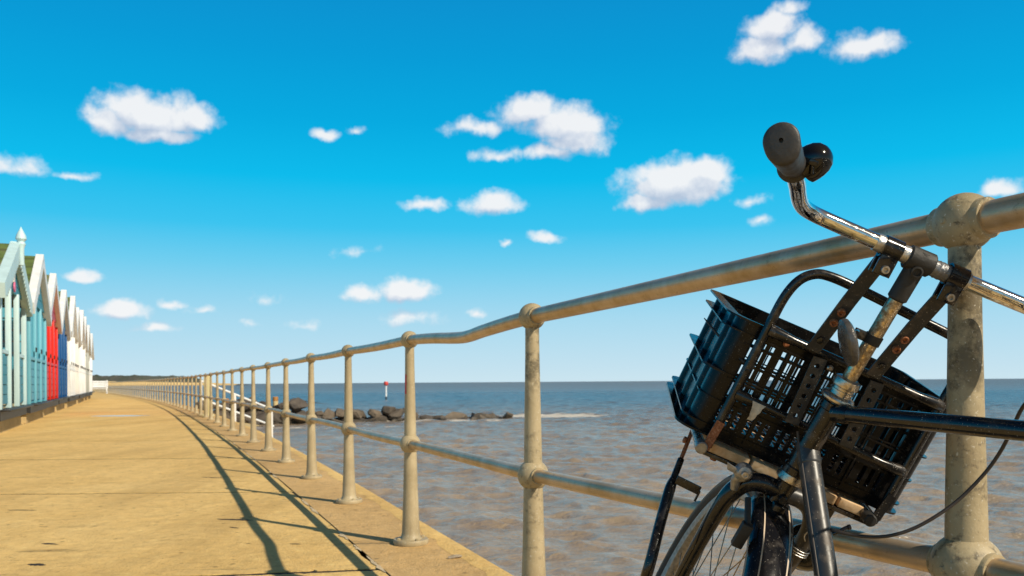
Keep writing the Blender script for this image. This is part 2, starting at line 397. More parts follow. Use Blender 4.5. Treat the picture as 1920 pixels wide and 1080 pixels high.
    col = t.mix(fz, silt, (.62,.56,.48))
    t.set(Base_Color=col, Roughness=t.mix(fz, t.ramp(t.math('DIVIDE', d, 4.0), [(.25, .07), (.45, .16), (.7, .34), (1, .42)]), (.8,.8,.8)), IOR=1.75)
    # chop too fine for the mesh, faded with distance
    b1 = t.noise(t.coord((2.0,4.4,1)), 1.0, 5, .62); b2 = t.noise(t.coord((.32,.8,1)), 1.0, 6, .65)
    b1 = t.math('SUBTRACT', 1.0, t.math('ABSOLUTE', t.math('SUBTRACT', t.math('MULTIPLY', b1, 2.0), 1.0)))
    h = t.math('ADD', t.math('MULTIPLY', b1, .075), t.math('MULTIPLY', b2, t.ramp(t.math('DIVIDE', d, 4.0), [(.30, .0), (.5, .55), (.7, .9)])))
    t.bump(h, .8, 1.0)
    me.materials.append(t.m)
make_sea()

# ------------------------------------------------------------------ promenade slabs, joints, sea wall
def make_promenade():
    mb = MB()
    ys = [-9.8,-7.1,-4.4,-1.8,.95,3.62,6.23,9.1,12.0]
    while ys[-1] < 128: ys.append(ys[-1]+2.9)
    def right(Y): return railX(Y)-.285
    rng = random.Random(3)
    for a, b in zip(ys, ys[1:]):
        near = a < 25; n = 260 if near else 40
        def row(Yb, sgn):
            out = []
            sl = .15 if Yb == 3.62 else .02
            xr = right(Yb+.0) ; xl = xr-13
            for k in range(n+1):
                f = (k/n)**1.0; x = xr-(xr-xl)*(1-f)**1.6
                j = rng.uniform(-.004,.004)+(rng.uniform(0,.014) if rng.random() < .10 else 0) if near else 0
                y = Yb + sl*max(x-xr, -2.2) + sgn*((.024 if Yb < 8 else .034)+j)
                out.append((x if sgn < 0 or True else x, y))
            return out
        A = row(a, 1); B = row(b, -1)
        A = [(x, y) for x, y in A]; vs = []
        # right edges follow the kerb joint
        m = 10 if near else 3
        rows = []
        for r_ in range(m+1):
            q = r_/m; rw = []
            for k in range(n+1):
                y = A[k][1]*(1-q)+B[k][1]*q
                x = A[k][0]*(1-q)+B[k][0]*q
                if k == n: x = right(y) - (rng.uniform(0,.006)+(rng.uniform(0,.02) if rng.random() < .2 else 0) if near else 0)
                rw.append((x, y, 0))
            rows.append(rw)
        vs = [p for rw in rows for p in rw]; w = n+1
        fs = [(r_*w+k, r_*w+k+1, (r_+1)*w+k+1, (r_+1)*w+k) for r_ in range(m) for k in range(n)]
        mb.add(vs, fs)
        # slab sides
        def skirt(L):
            m0 = len(L); mb.add([p for p in L]+[(x, y, -.004) for x, y, _ in L], [(i, i+1, m0+i+1, m0+i) for i in range(m0-1)])
        skirt(rows[0]); skirt(rows[-1]); skirt([rw[-1] for rw in rows])
    o = mb.build('promenade', M['promenade_concrete'], fix=False); tag(o, kind='structure')
    # dirt in the joints and the ground behind the huts: one sheet under the slabs
    g = MB(); Ys = list(np.arange(-24, 150, 1.0)); vs = []
    for Y in Ys: vs += [(-420, Y, -.004), (railX(Y)-.2, Y, -.004)]
    g.add(vs, [(2*i, 2*i+1, 2*i+3, 2*i+2) for i in range(len(Ys)-1)])
    tag(g.build('ground', M['joint_dirt'], fix=False), kind='structure')
    # ragged mortar along the kerb joint
    k = MB(); rng = random.Random(8); y = .5
    while y < 26:
        L = rng.uniform(.05,.35)
        if rng.random() < .62:
            n = max(2, int(L/.03)); a = []; b = []
            for i in range(n+1):
                yy = y+L*i/n; x = right(yy); tp = math.sin(PI*i/n)
                a.append((x-.004-rng.uniform(.0,.020)*tp, yy, .0035)); b.append((x+.002+rng.uniform(0,.008)*tp, yy, .0035))
            k.add(a+b, [(i, n+1+i, n+2+i, i+1) for i in range(n)])
        y += L+rng.uniform(.02,.25)
    tag(k.build('joint_mortar', M['mortar'], fix=False), kind='structure')
make_promenade()
# scrapes and tar patches in the slabs
def make_marks():
    rng = random.Random(6)
    for (xa, ya, xb, yb, w) in [(-1.735,4.99,-1.50,4.93,.040),(-1.56,4.70,-1.50,4.665,.020),(-2.35,4.255,-2.26,4.23,.030),(-2.14,3.765,-2.05,3.74,.045),(-2.63,7.225,-2.44,7.18,.035),(-3.2,5.4,-3.0,5.38,.02),(-1.1,4.2,-1.04,4.19,.018)]:
        A = Vector((xa,ya,.0012)); B = Vector((xb,yb,.0012)); d = (B-A); p = Vector((-d.y,d.x,0)).normalized(); n = 16; up = []; lo = []
        for k in range(n+1):
            f = k/n; q = A+d*f; e = math.sin(PI*f)**.5*w*.5
            up.append(q+p*(e*rng.uniform(.5,1.2)+.001)); lo.append(q-p*(e*rng.uniform(.5,1.2)+.001))
        tag(MB().add(up+lo, [(i,i+1,n+2+i,n+1+i) for i in range(n)]).build('pavement_scrape', M['joint_dirt'], fix=False), kind='structure')
make_marks()
def make_puddle():
    rng = random.Random(9); P = []
    for k in range(40):
        a = 2*PI*k/40; P.append((-9.9+.78*math.cos(a)*rng.uniform(.8,1.1)-.02*math.sin(a), 21.6+.34*math.sin(a)*rng.uniform(.7,1.15), .0015))
    t = NT('puddle_water'); t.set(Base_Color=(.30,.20,.09), Roughness=.04, IOR=1.33); M['puddle_water'] = t.m
    tag(MB().add(P, [tuple(range(40))]).build('puddle', M['puddle_water'], fix=False), kind='structure')
make_puddle()

def make_wall():
    mb = MB(); Ys = [-24+.25*i for i in range(120)] + [6+1.0*i for i in range(125)]
    prof = []; rng = random.Random(11)
    for Y in Ys:
        x0 = railX(Y)-.285+.010; x1 = railX(Y)+edge_off(Y)
        j = rng.uniform(-.006,.006)
        prof.append([(x0, Y, -.3), (x0, Y, 0.0), (x1-.10, Y, 0.0), (x1-.035+j, Y, -.012), (x1+j, Y, -.05), (x1+.03, Y, -.30), (x1+.22, Y, -5.0)])
    n = len(prof[0]); vs = [p for r in prof for p in r]
    fs = [(i*n+k, i*n+k+1, (i+1)*n+k+1, (i+1)*n+k) for i in range(len(Ys)-1) for k in range(n-1)]
    o = mb.add(vs, fs).build('sea_wall', M['coping_concrete'], loc=(railX(4), 4, 0), fix=False)
    e = MB(); rng = random.Random(5); vs = []; Y2 = [-4+.12*i for i in range(200)]+[20.5+.5*i for i in range(150)]
    for Y in Y2: x1 = railX(Y)+edge_off(Y); vs += [(x1-.150+rng.uniform(-.02,.02), Y, .0006), (x1-.098, Y, .0020)]; vs += [(x1-.036, Y, -.009)]
    e.add(vs, [(i*3+k,i*3+k+1,i*3+k+4,i*3+k+3) for i in range(len(Y2)-1) for k in range(2)]); e.build('worn_edge', M['promenade_concrete'], o, fix=False)
    tag(o, 'sand coloured concrete sea wall with flat coping running under the railing', 'sea wall')
make_wall()

# ------------------------------------------------------------------ railing
def make_railing():
    posts = []                                            # (x, y, top, mid)
    Y = 4.185
    def step(Y, d):
        t = 0; y = Y
        while t < abs(d):
            dy = .02*(1 if d > 0 else -1); t += math.hypot(dy, slope(y)*dy); y += dy
        return y
    ys = [1.265, 2.747, 4.185, 5.628]
    while ys[-1] < 116: ys.append(step(ys[-1], 1.556))
    back = []
    y = 1.265
    for i in range(4): y = step(y, -1.6); back.append(y)
    ys = back[::-1]+ys
    first = back[-1]
    for y in ys:
        x = railX(y)
        if abs(y-1.265) < 1e-6: x = .672
        if abs(y-2.747) < 1e-6: x = .066
        up = .022 if y < 2 else 0.0
        jit = 0 if y < 6 else random.uniform(-.006,.006)
        posts.append((x+jit, y, 1.0+up, .49+up*1.0))
    root = empty('railing', (posts[6][0], posts[6][1], 0), 'beige metal seafront railing with ball jointed posts and two worn tube rails', 'railing')
    for i, (x, y, top, mid) in enumerate(posts):
        near = y < 14; n = 40 if y < 5 else 24 if near else 10
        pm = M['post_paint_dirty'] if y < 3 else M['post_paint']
        # flange, then a shaft tapering from the foot to the head
        k = top
        prof = [(.0,.0)] if 0 else []
        shaft = [(.060,.024),(.049,.034),(.0440,.055),(.0415,.10),(.0355,.26),(.0312,mid-.05),(.0300,mid),(.0288,mid+.07),(.0258,.72),(.0230,.88),(.0220,top)]
        mb = MB(); mb.lathe((x,y,0), (0,0,1), shaft, n)
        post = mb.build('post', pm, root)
        fl = MB(); fl.lathe((x,y,0), (0,0,1), [(0,.001),(.084,.001),(.086,.006),(.086,.020),(.083,.0255),(.045,.0265)], n)
        if near:
            for q in range(4):
                a = q*PI/2+.6; fl.lathe((x+.067*math.cos(a), y+.067*math.sin(a), .024), (0,0,1), [(.010,0),(.010,.008),(.006,.011),(0,.012)], 6, False)
        def ball(zc, r, rl):
            b = MB(); m = 20 if y < 5 else 12 if near else 6
            b.lathe((x,y,zc), (0,0,1), [(r*math.sin(PI*j/m), -r*math.cos(PI*j/m)) for j in range(m+1)], n)
            if near:
                tx, ty = -slope(y)/math.hypot(1, slope(y)), 1/math.hypot(1, slope(y))
                for s_ in (1, -1):       # collar where the rail enters
                    b.lathe((x+tx*s_*r*.72, y+ty*s_*r*.72, zc), (tx*s_,ty*s_,0), [(rl+.006,-.012),(rl+.006,.010),(rl+.0045,.0125),(rl-.001,.0125)], n)
                b.lathe((x-ty*r*.97, y-tx*-1*r*-.97*-1, zc), (-ty,tx,0), [(.0055,-.004),(.0055,.0015),(.004,.003),(0,.003)], 8) if y < 3 else None
            return b
        if near:
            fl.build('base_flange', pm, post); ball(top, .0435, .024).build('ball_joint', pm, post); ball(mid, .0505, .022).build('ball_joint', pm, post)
        else:
            fl.build('base_flange', pm, post)
            ball(top, .0435, .024).build('ball_joint', pm, post); ball(mid, .0505, .022).build('ball_joint', pm, post)
    for i in range(len(posts)-1):
        a, b = posts[i], posts[i+1]; near = a[1] < 9; n = 32 if a[1] < 5 else 18 if near else 8
        for nm, k, r in (('top_rail', 2, .0240), ('lower_rail', 3, .0218)):
            A = Vector((a[0],a[1],a[k])); B = Vector((b[0],b[1],b[k]))
            pts = [A.lerp(B, q/8) for q in range(9)]
            if nm == 'top_rail' and abs(a[1]-2.747) < 1e-6:         # the bent bay
                pts = spline([A, A.lerp(B,.12)+Vector((0,0,-.006)), A.lerp(B,.30)+Vector((0,0,-.019)), A.lerp(B,.42)+Vector((.004,0,-.029)), A.lerp(B,.52)+Vector((.004,0,-.028)), A.lerp(B,.75)+Vector((0,0,-.012)), B], 6)
            elif a[1] > 4: 
                s = random.uniform(-.008,.008); pts = [p+Vector((0,0,s*math.sin(PI*q/8))) for q, p in enumerate(pts)]
            MB().tube(pts, r, n, False).build(nm, M['worn_rail_metal'], root)
    # a smear of red paint low on the third post
    p = [q for q in posts if abs(q[1]-4.185) < 1e-6][0]; par = [o for o in root.children if o.name.startswith('post')][[abs(q[1]-4.185) < 1e-6 for q in posts].index(True)]
    m = MB(); vs = []; rng = random.Random(2)
    for j in range(13):
        z = .735+.095*j/12; r = .0258-(z-.72)*.0175+.0006
        for k in range(5):
            a = math.radians(208+k*7+rng.uniform(-4,4)*(j%2)); vs.append((p[0]+r*math.cos(a), p[1]+r*math.sin(a), z))
    m.add(vs, [(j*5+k, j*5+k+1, j*5+k+6, j*5+k+5) for j in range(12) for k in range(4)], True); m.build('red_paint_mark', M['red_paint_chip'], par, fix=False)
    return posts
POSTS = make_railing()

# ------------------------------------------------------------------ beach huts
DH = Vector((-.410,.912,0)); NH = Vector((.912,.410,0)); UP = Vector((0,0,1))
def hutpt(zc, a=0, n=0, h=0):
    return Vector((-2.10-.45*zc, zc, 0)) + DH*a + NH*n + UP*h
HL = []
def make_hut(zc, half, eave, peak, lab, wall, gable, board, post, panel, finial=False, veranda=False, proud=0.0):
    o = hutpt(zc, 0, proud)
    P = lambda a, n, h: o + DH*a + NH*n + UP*h
    root = empty('beach_hut', o, lab, 'beach hut', 'beach huts in a row along the promenade')
    W = half-.12; D = 3.6; F = .40                                 # half width, depth, floor height
    ax = (DH, NH, UP)
    m = MB(); m.box(P(0,-D/2,.11), ax, (W*.97, D/2-.03, .11))
    m.build('base_block', M['block_concrete'], root)
    m = MB(); m.box(P(0,-D/2+.03,.31), ax, (W+.03, D/2+.03, .09)); m.build('plinth', M['plinth_black'], root)
    back = -.9 if veranda else 0.0
    m = MB(); m.box(P(0,(-D+back)/2,(F+eave)/2), ax, (W, (D+back)/2, (eave-F)/2))
    # boarding on the near and far sides
    for s_ in (-1, 1):
        for k in range(9): m.box(P(s_*(W+.004), -D/2, F+.12+k*(eave-F)/9), ax, (.010, D/2+(back if veranda else 0)*0, .012))
    for k in range(1, 14): m.box(P(-W+k*2*W/14, back+.002, (F+eave)/2), ax, (.006, .008, (eave-F)/2-.02))
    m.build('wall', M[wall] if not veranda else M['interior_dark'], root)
    if veranda:
        m = MB(); m.box(P(0,-.45,F+.02), ax, (W, .44, .03)); m.build('veranda_floor', M['pale_timber'], root)
        for s_ in (-1, 1):
            m = MB(); m.box(P(s_*(W-.02),-.48,F+.5), ax, (.025,.44,.46)); m.build('side_panel', M[panel], root)
    # gable: boards with shadow gaps, slightly proud of the wall
    g = MB(); nb = 5; rise = peak-eave-.10
    for k in range(nb):
        h0 = k/nb; h1 = (k+.93)/nb
        a0 = (W)*(1-h0); a1 = W*(1-h1)
        g.prism([P(-a0,-.04,eave+rise*h0), P(a0,-.04,eave+rise*h0), P(a1,-.04,eave+rise*h1), P(-a1,-.04,eave+rise*h1)], NH*.085)
    g.build('gable', M[gable], root)
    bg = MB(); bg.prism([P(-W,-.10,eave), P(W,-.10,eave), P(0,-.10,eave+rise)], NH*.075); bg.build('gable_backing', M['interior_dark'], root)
    # roof slopes, felted
    for s_ in (-1, 1):
        e = P(s_*half,0,eave-.06); t = P(0,0,peak-.03); d = (e-t).normalized(); nrm = d.cross(NH).normalized()
        if nrm.z < 0: nrm = -nrm
        r = MB(); c = (e+t)/2 - NH*(D/2+.045) + nrm*.02
        r.box(c, (d, NH, nrm), ((e-t).length/2, D/2+.05, .028)); r.build('roof', M['mossy_roof_felt'], root)
        b = MB(); bw = .125
        c2 = (e+t)/2 + NH*.082 - nrm*(bw-.075)
        b.box(c2+d*.05, (d, NH, nrm), ((e-t).length/2+.10, .078, bw)); b.build('bargeboard', M[board], root)
        if finial:
            for k in range(15):
                q = t.lerp(e, (k+.7)/15.5)+NH*.150-nrm*(bw*2-.07)
                b2 = MB(); b2.lathe(q-NH*.014, NH, [(.0,0),(.055,0),(.055,.024),(0,.024)], 10); b2.build('scallop', M[board], root)
    if finial:
        f = MB(); f.lathe(P(0,.17,peak-.36), UP, [(.0,0),(.05,0),(.05,.30),(.06,.33),(.075,.38),(.055,.42),(.09,.47),(.075,.54),(.035,.62),(0,.69)], 12)
        f.build('finial', M[board], root)
    # front posts and half panels between them
    n = 4
    for k in range(n):
        a = -W+.07 + k*(2*W-.14)/(n-1)
        p = MB(); p.bevbox(P(a, .030, (F+eave)/2+.01), ax, (.065, .044 if veranda else .030, (eave-F)/2+.01), .010); p.build('front_post', M[post], root)
    for k in (0, 2) if veranda else range(n-1):
        a0 = -W+.07 + k*(2*W-.14)/(n-1)+.08; a1 = -W+.07+(k+1)*(2*W-.14)/(n-1)-.08
        p = MB(); nb = 5
        for q in range(nb): p.box(P((a0+a1)/2, .014, F+.08+(q+.46)*.82/nb), ax, ((a1-a0)/2, .010, .82/nb*.46))
        p.build('half_panel', M[panel], root)
        p = MB(); p.box(P((a0+a1)/2, .022, F+.95), ax, ((a1-a0)/2+.005, .024, .03)); p.build('panel_cap', M[post], root)
        if not veranda:
            l = MB(); l.box(P(a1-.1,.07,F+1.15), ax, (.02,.015,.05)); l.build('latch', M['plinth_black'], root)
    # step
    s = MB(); s.bevbox(P(0,.10,F-.01), ax, (W*.99,.09,.02), .006); s.build('front_sill', M['plinth_black'] if not veranda else M['plinth_black'], root)
    # small plaque on the gable
    if lab.startswith(('mint','sky','scarlet')):
        q = MB(); q.bevbox(P(-.05,.062,eave+rise*.42), ax, (.09,.012,.14), .005); q.build('plaque', M['white_paint' if lab.startswith('sky') else 'cream_paint'], root)
        if lab.startswith('mint'):
            q = MB(); q.lathe(P(-.05,.062,eave+rise*.12), NH, [(0,0),(.09,0),(.09,.02),(0,.02)], 12); q.build('round_badge', M['pink_badge'], root)
    return root
simple('pink_badge', (.72,.16,.30), .5)
hs = [
 (15.15,1.98,2.44,3.29,'mint green beach hut with a tall finial, scalloped bargeboards and open veranda','mint_paint','teal_paint','mint_paint','mint_paint','teal_paint',True,True,.02),
 (19.05,2.02,2.52,3.66,'sky blue beach hut with white bargeboards beside the veranda hut','sky_paint','teal_paint','white_paint','pale_sky_paint','sky_paint',False,False,.05),
 (23.10,2.05,2.58,3.76,'scarlet beach hut with white bargeboards and dark red gable','red_paint','deep_red_paint','white_paint','red_paint','red_paint',False,False,.0),
 (26.95,1.95,2.58,3.74,'deep blue beach hut with white bargeboards next to the red one','blue_paint','dark_blue_paint','white_paint','blue_paint','blue_paint',False,False,.0),
 (30.70,1.80,2.70,3.94,'white beach hut directly beyond the deep blue hut','white_paint','white_paint','white_paint','white_paint','cream_paint',False,False,.04),
 (33.95,1.45,2.65,3.82,'cream beach hut, second of the pale huts beyond the blue one','cream_paint','cream_paint','white_paint','cream_paint','white_paint',False,False,.0),
 (36.75,1.42,2.72,3.96,'white beach hut with brown gable, third of the pale huts','white_paint','brown_paint','white_paint','white_paint','white_paint',False,False,.03),
 (39.80,1.62,2.66,3.92,'white beach hut with a brown gable, fourth of the pale huts','white_paint','brown_paint','white_paint','white_paint','cream_paint',False,False,.0),
 (43.20,1.72,2.60,3.76,'grey walled beach hut with white bargeboards, last but one in the row','grey_paint','grey_paint','white_paint','grey_paint','grey_paint',False,False,.0),
 (47.00,1.95,2.50,3.56,'small white beach hut at the far end of the row','white_paint','white_paint','white_paint','white_paint','white_paint',False,False,.0)]
for h in hs: make_hut(*h)

# white slatted bench at the far end of the huts
def make_bench():
    c = Vector((-36.6, 75.5, 0)); a = Vector((.93,.37,0)); b = Vector((-.37,.93,0)); ax = (a,b,UP)
    r = empty('bench', c, 'white painted bench standing on the promenade past the last hut', 'bench')
    m = MB()
    for k in range(3): m.box(c+b*0+UP*.45+b*(-.16+.16*k), ax, (.75,.07,.025))
    m.build('seat', M['white_paint'], r)
    m = MB()
    for k in range(4): m.box(c+b*.32+UP*(.62+.15*k), ax, (.75,.02,.06))
    m.build('backrest', M['white_paint'], r)
    for s_ in (-1, 1):
        m = MB(); m.box(c+a*s_*.68+b*-.2+UP*.34, ax, (.04,.04,.34)); m.box(c+a*s_*.68+b*.3+UP*.6, ax, (.04,.04,.6)); m.box(c+a*s_*.68+b*.03+UP*.66, ax, (.042,.24,.03))
        m.build('end_frame', M['white_paint'], r)
    # tall white locker panel beside it
    k = MB(); k.bevbox(Vector((-35.75, 72.3, .60)), ax, (.16,.4,.60), .02)
    o = k.build('locker', M['white_paint'], None, loc=(-35.75,72.3,0)); tag(o, 'upright white box locker between the last hut and the bench', 'locker')
make_bench()

# ------------------------------------------------------------------ groyne, beach, steps, marker, far shore
def rock_mesh(seed):
    rng = random.Random(seed); bm = bmesh.new()
    for i in range(15):
        v = Vector((rng.gauss(0,1), rng.gauss(0,1), rng.gauss(0,1))).normalized()
        bm.verts.new((v.x*.62*rng.uniform(.8,1.15), v.y*.5*rng.uniform(.8,1.15), v.z*.36*rng.uniform(.85,1.1)))
    r = bmesh.ops.convex_hull(bm, input=bm.verts[:])
    bmesh.ops.delete(bm, geom=[v for v in bm.verts if not v.link_faces], context='VERTS')
    bmesh.ops.bevel(bm, geom=bm.edges[:], offset=.03, segments=1, profile=.5, affect='EDGES')
    bmesh.ops.triangulate(bm, faces=bm.faces[:])
    bmesh.ops.subdivide_edges(bm, edges=bm.edges[:], cuts=1)
    for v in bm.verts: v.co += Vector((rng.uniform(-1,1), rng.uniform(-1,1), rng.uniform(-1,1)))*.014
    me = bpy.data.meshes.new('boulder'); bm.to_mesh(me); bm.free(); me.materials.append(M['groyne_rock']); return me
ROCKS = [rock_mesh(100+i) for i in range(9)]
def make_groyne():
    rng = random.Random(21); k = 0
    A = Vector((-22.0,62.0,0)); B = Vector((-.3,71.5,0)); L = (B-A).length; d = (B-A).normalized(); p = Vector((-d.y, d.x, 0))
    s = 0.0
    while s < L:
        f = s/L
        big = 1.55-.30*f
        lay = 3 if f < .30 else 2 if f < .66 else 1
        for w in range(-1, 2):
            for l in range(lay if w == 0 else max(1, lay-1)):
                if f > .9 and rng.random() < .4: continue
                sz = big*rng.uniform(.75,1.2)*(1 if l == 0 else .9)
                o = bpy.data.objects.new('boulder', ROCKS[rng.randrange(9)]); COL.objects.link(o)
                q = A + d*(s+rng.uniform(-.3,.3)) + p*(w*big*.62+rng.uniform(-.2,.2))
                z = SEA - .10*sz + l*.46*big + rng.uniform(-.05,.12)*sz - (.25 if w else 0)
                if f > .6: z += .02
                o.location = (q.x, q.y, z); o.scale = (sz*rng.uniform(.9,1.5), sz*rng.uniform(.85,1.15), sz*rng.uniform(.8,1.1)); o.rotation_euler = (rng.uniform(-.5,.5), rng.uniform(-.5,.5), rng.uniform(0,6.3))
                if f < .5: tag(o, 'large grey brown boulder heaped in the landward half of the rock groyne', 'boulder', 'boulders piled on the landward half of the groyne')
                else: tag(o, 'dark wet boulder low in the water on the seaward half of the rock groyne', 'boulder', 'boulders low in the water on the seaward half of the groyne')
        s += big*.60
make_groyne()
def make_beach():
    mb = MB(); n = 14; vs = []; Ys = [40+2.5*i for i in range(34)]
    for Y in Ys:
        x0 = railX(Y)+.3; wdt = 11.5*math.exp(-((Y-68)/22)**2)+.4
        for k in range(n+1):
            f = k/n; vs.append((x0+wdt*f, Y, -1.0-1.45*f**1.2+random.uniform(-.03,.03)-(1.2 if Y < 45 or Y > 112 else 0)))
    w = n+1; mb.add(vs, [(i*w+k, i*w+k+1, (i+1)*w+k+1, (i+1)*w+k) for i in range(len(Ys)-1) for k in range(n)], True)
    tag(mb.build('beach', M['sand'], fix=False), kind='structure')
make_beach()
for (x, y, z0, top, r, mat, lab) in [
    (-17.75, 64.0, -2.7, -.20, .20, 'pale_timber', 'pale groyne post with a rust orange top standing on the rocks'),
    (-22.1, 66.0, -2.2, -.35, .20, 'pale_timber', 'orange topped timber post on the sand nearest to the sea wall'),
    (-20.5, 63.5, -2.2, -.40, .22, 'pale_timber', 'stout orange topped timber post between the sand and the rocks')]:
    m = empty('groyne_post', (x,y,z0), lab, 'post')
    MB().cyl((x,y,z0), (x,y,top-.32), r, 12, .02).build('shaft', M[mat], m)
    MB().cyl((x,y,top-.319), (x,y,top), r*1.04, 12, .03).build('rusty_cap', M['rusty_timber'], m)
# steps to the beach: gate posts and the handrails running down
def make_steps():
    gy = 20.6
    for k, (dx, lab) in enumerate([(-.12, 'pale yellow gate post in the railing, the left one of the pair'), (.06, 'pale yellow gate post in the railing, the right one of the pair')]):
        y = gy-dx*2.6; x = railX(y)+.10
        r = empty('gate_post', (x,y,0), lab, 'gate post', 'pair of gate posts at the beach steps')
        MB().bevbox((x,y,.51), ((1,0,0),(0,1,0),UP), (.058,.058,.51), .01).build('shaft', M['yellow_post_paint'], r)
        MB().bevbox((x,y,.03), ((1,0,0),(0,1,0),UP), (.10,.10,.03), .01).build('foot', M['yellow_post_paint'], r)
    r = empty('stair_handrail', (-7.9,22.2,0), 'white double handrail sloping down from the gate posts to the beach', 'handrail')
    a0 = Vector((-8.1,22.2,.88)); a1 = Vector((-7.2,23.8,.28)); d = a1-a0
    MB().tube([a0, a0+d*1.0, a0+d*1.4], .03, 10).build('rail', M['white_paint'], r)
    b0 = a0-Vector((0,0,.47)); MB().tube([b0, b0+d*1.4], .03, 10).build('rail', M['white_paint'], r)
    for f in (0.0, .62, 1.36):
        q = a0+d*f; MB().cyl(q+UP*.02, (q.x, q.y, q.z-1.7), .04, 10).build('upright', M['cream_paint'], r)
make_steps()
def make_marker():
    x, y = -22.3, 151.0
    r = empty('marker_post', (x,y,SEA), 'white sea marker post with a red topmark standing out in the water', 'marker post')
    MB().cyl((x,y,SEA-.6), (x,y,SEA+.55), .14, 12).build('wet_foot', M['plinth_black'], r)
    MB().cyl((x,y,SEA+.551), (x,y,SEA+3.3), .15, 12).build('pole', M['white_paint'], r)
    MB().lathe((x,y,SEA+2.55), UP, [(0,0),(.34,0),(.40,.1),(.40,.55),(.34,.65),(.151,.65)], 16).build('topmark', M['marker_red'], r)
make_marker()
def make_far():
    rng = np.random.default_rng(4)
    # headland with woodland, then low sandy cliffs and a beach running right
    nx, ny = 150, 14; X = np.linspace(-1500, -893, nx); Y = np.linspace(2050, 2500, ny)
    vs = []
    ph = rng.uniform(0, 6, 12)
    for j in range(ny):
        for i in range(nx):
            x = X[i]; tb = sum(math.sin(x*(.02+.017*k)+ph[k]+j*.9*(k % 4)) for k in range(12))/12
            h = 23.5+6.5*tb+1.6*rng.uniform(-1,1)
            h *= min(1, max(0, (x+2000)/900)+.3) if 0 else 1
            edge = min(1, max(0, (-893-x)/26)); h = h*edge**.6*(.9 if edge < 1 else 1)
            if j == 0: h = -1.6
            if j == 1: h *= .35
            vs.append((x+(j*8 if 0 else 0), Y[j]-(180 if j == 0 else 0), h-1.2))
    mb = MB(); mb.add(vs, [(j*nx+i, j*nx+i+1, (j+1)*nx+i+1, (j+1)*nx+i) for j in range(ny-1) for i in range(nx-1)], False)
    tag(mb.build('hills', M['far_woodland'], fix=False), kind='structure')
    m2 = MB(); nx = 90; X = np.linspace(-905, -640, nx); vs = []
    for i, x in enumerate(X):
        f = i/(nx-1); h = (8.2*(1-f)**.6+.4)*(1+.10*math.sin(i*.9)*math.sin(i*.37)); y = 1900+80*f
        vs += [(x, y-30, SEA-.3), (x, y-6, SEA+2.2*(1-f)+.2), (x, y, SEA+h+1.2), (x-6, y+40, SEA+h+1.8), (x, y+120, SEA)]
    m2.add(vs, [(i*5+k, i*5+k+1, (i+1)*5+k+1, (i+1)*5+k) for i in range(nx-1) for k in range(4)])
    tag(m2.build('cliff', M['far_sand'], fix=False), kind='structure')
    m3 = MB(); m3.add([(-1700,1650,SEA-.2),(-700,1880,SEA-.2),(-640,1990,SEA+.3),(-850,1935,SEA+3.2),(-1700,1800,SEA+3.6)], [(0,1,2,3,4)])
    tag(m3.build('far_beach', M['far_sand'], fix=False), kind='structure')
    m4 = MB(); vs = []; nx = 110; X = np.linspace(-880,-700,nx)
    for i, x in enumerate(X):
        h = 1.6*(1-i/nx)**.5*(.6+.8*rng.random()); yb = 1950+60*i/nx; zb = SEA+(8.2*(1-max(0,(x+905)/265))**.6+.4)+1.0
        vs += [(x,yb,zb),(x,yb,zb+h),(x,yb+14,zb+h*.9)]
    m4.add(vs, [(i*3+k, i*3+k+1, (i+1)*3+k+1, (i+1)*3+k) for i in range(nx-1) for k in range(2)])
    tag(m4.build('clifftop_scrub', M['far_woodland'], fix=False), kind='stuff')
make_far()
# loose stone on the coping
def pebble():
    me = rock_mesh(77); me.materials.clear(); me.materials.append(M['pebble_stone'])
    o = bpy.data.objects.new('pebble', me); COL.objects.link(o); o.location = (-.263, 3.83, .007); o.scale = (.06,.035,.028); o.rotation_euler = (0,0,.5)
    tag(o, 'small flat stone lying on the coping near the railing', 'stone')
pebble()
# ------------------------------------------------------------------ bicycle
# Frames of reference: the front assembly (bars, rack, fork, wheel) is turned on its steering axis.
BO = Vector((.5774,1.21,.9557))                                  # middle of the handlebar
BU = Vector((.91522,-.01468,-.40269)); BV = Vector((.38555,-.25862,.8857)); BW = Vector((.11715,.96587,.23104))
BS = Vector((.36916,-.37007,.85251)); BF = Vector((.16154,.92889,.33328))   # steering axis and its forward normal
def R(a, b, c): return BO + BU*a + BV*b + BW*c                   # rack frame: right, up, forward
def S(a, b, c): return BO + BU*a + BS*b + BF*c                   # steering frame
RA = (BU, BV, BW); SA = (BU, BS, BF)
WC = S(0, -.377-.3946, .04); WR = .34                            # front axle

def hexbolt(p, ax, r, h, sock=True):
    m = MB(); m.lathe(p, ax, [(0,0),(r,0),(r,h*.85),(r*.9,h),(r*.55,h),(r*.5,h*.45),(0,h*.45)] if sock else [(0,0),(r,0),(r,h*.8),(r*.7,h),(0,h)], 14 if sock else 6, False); return m

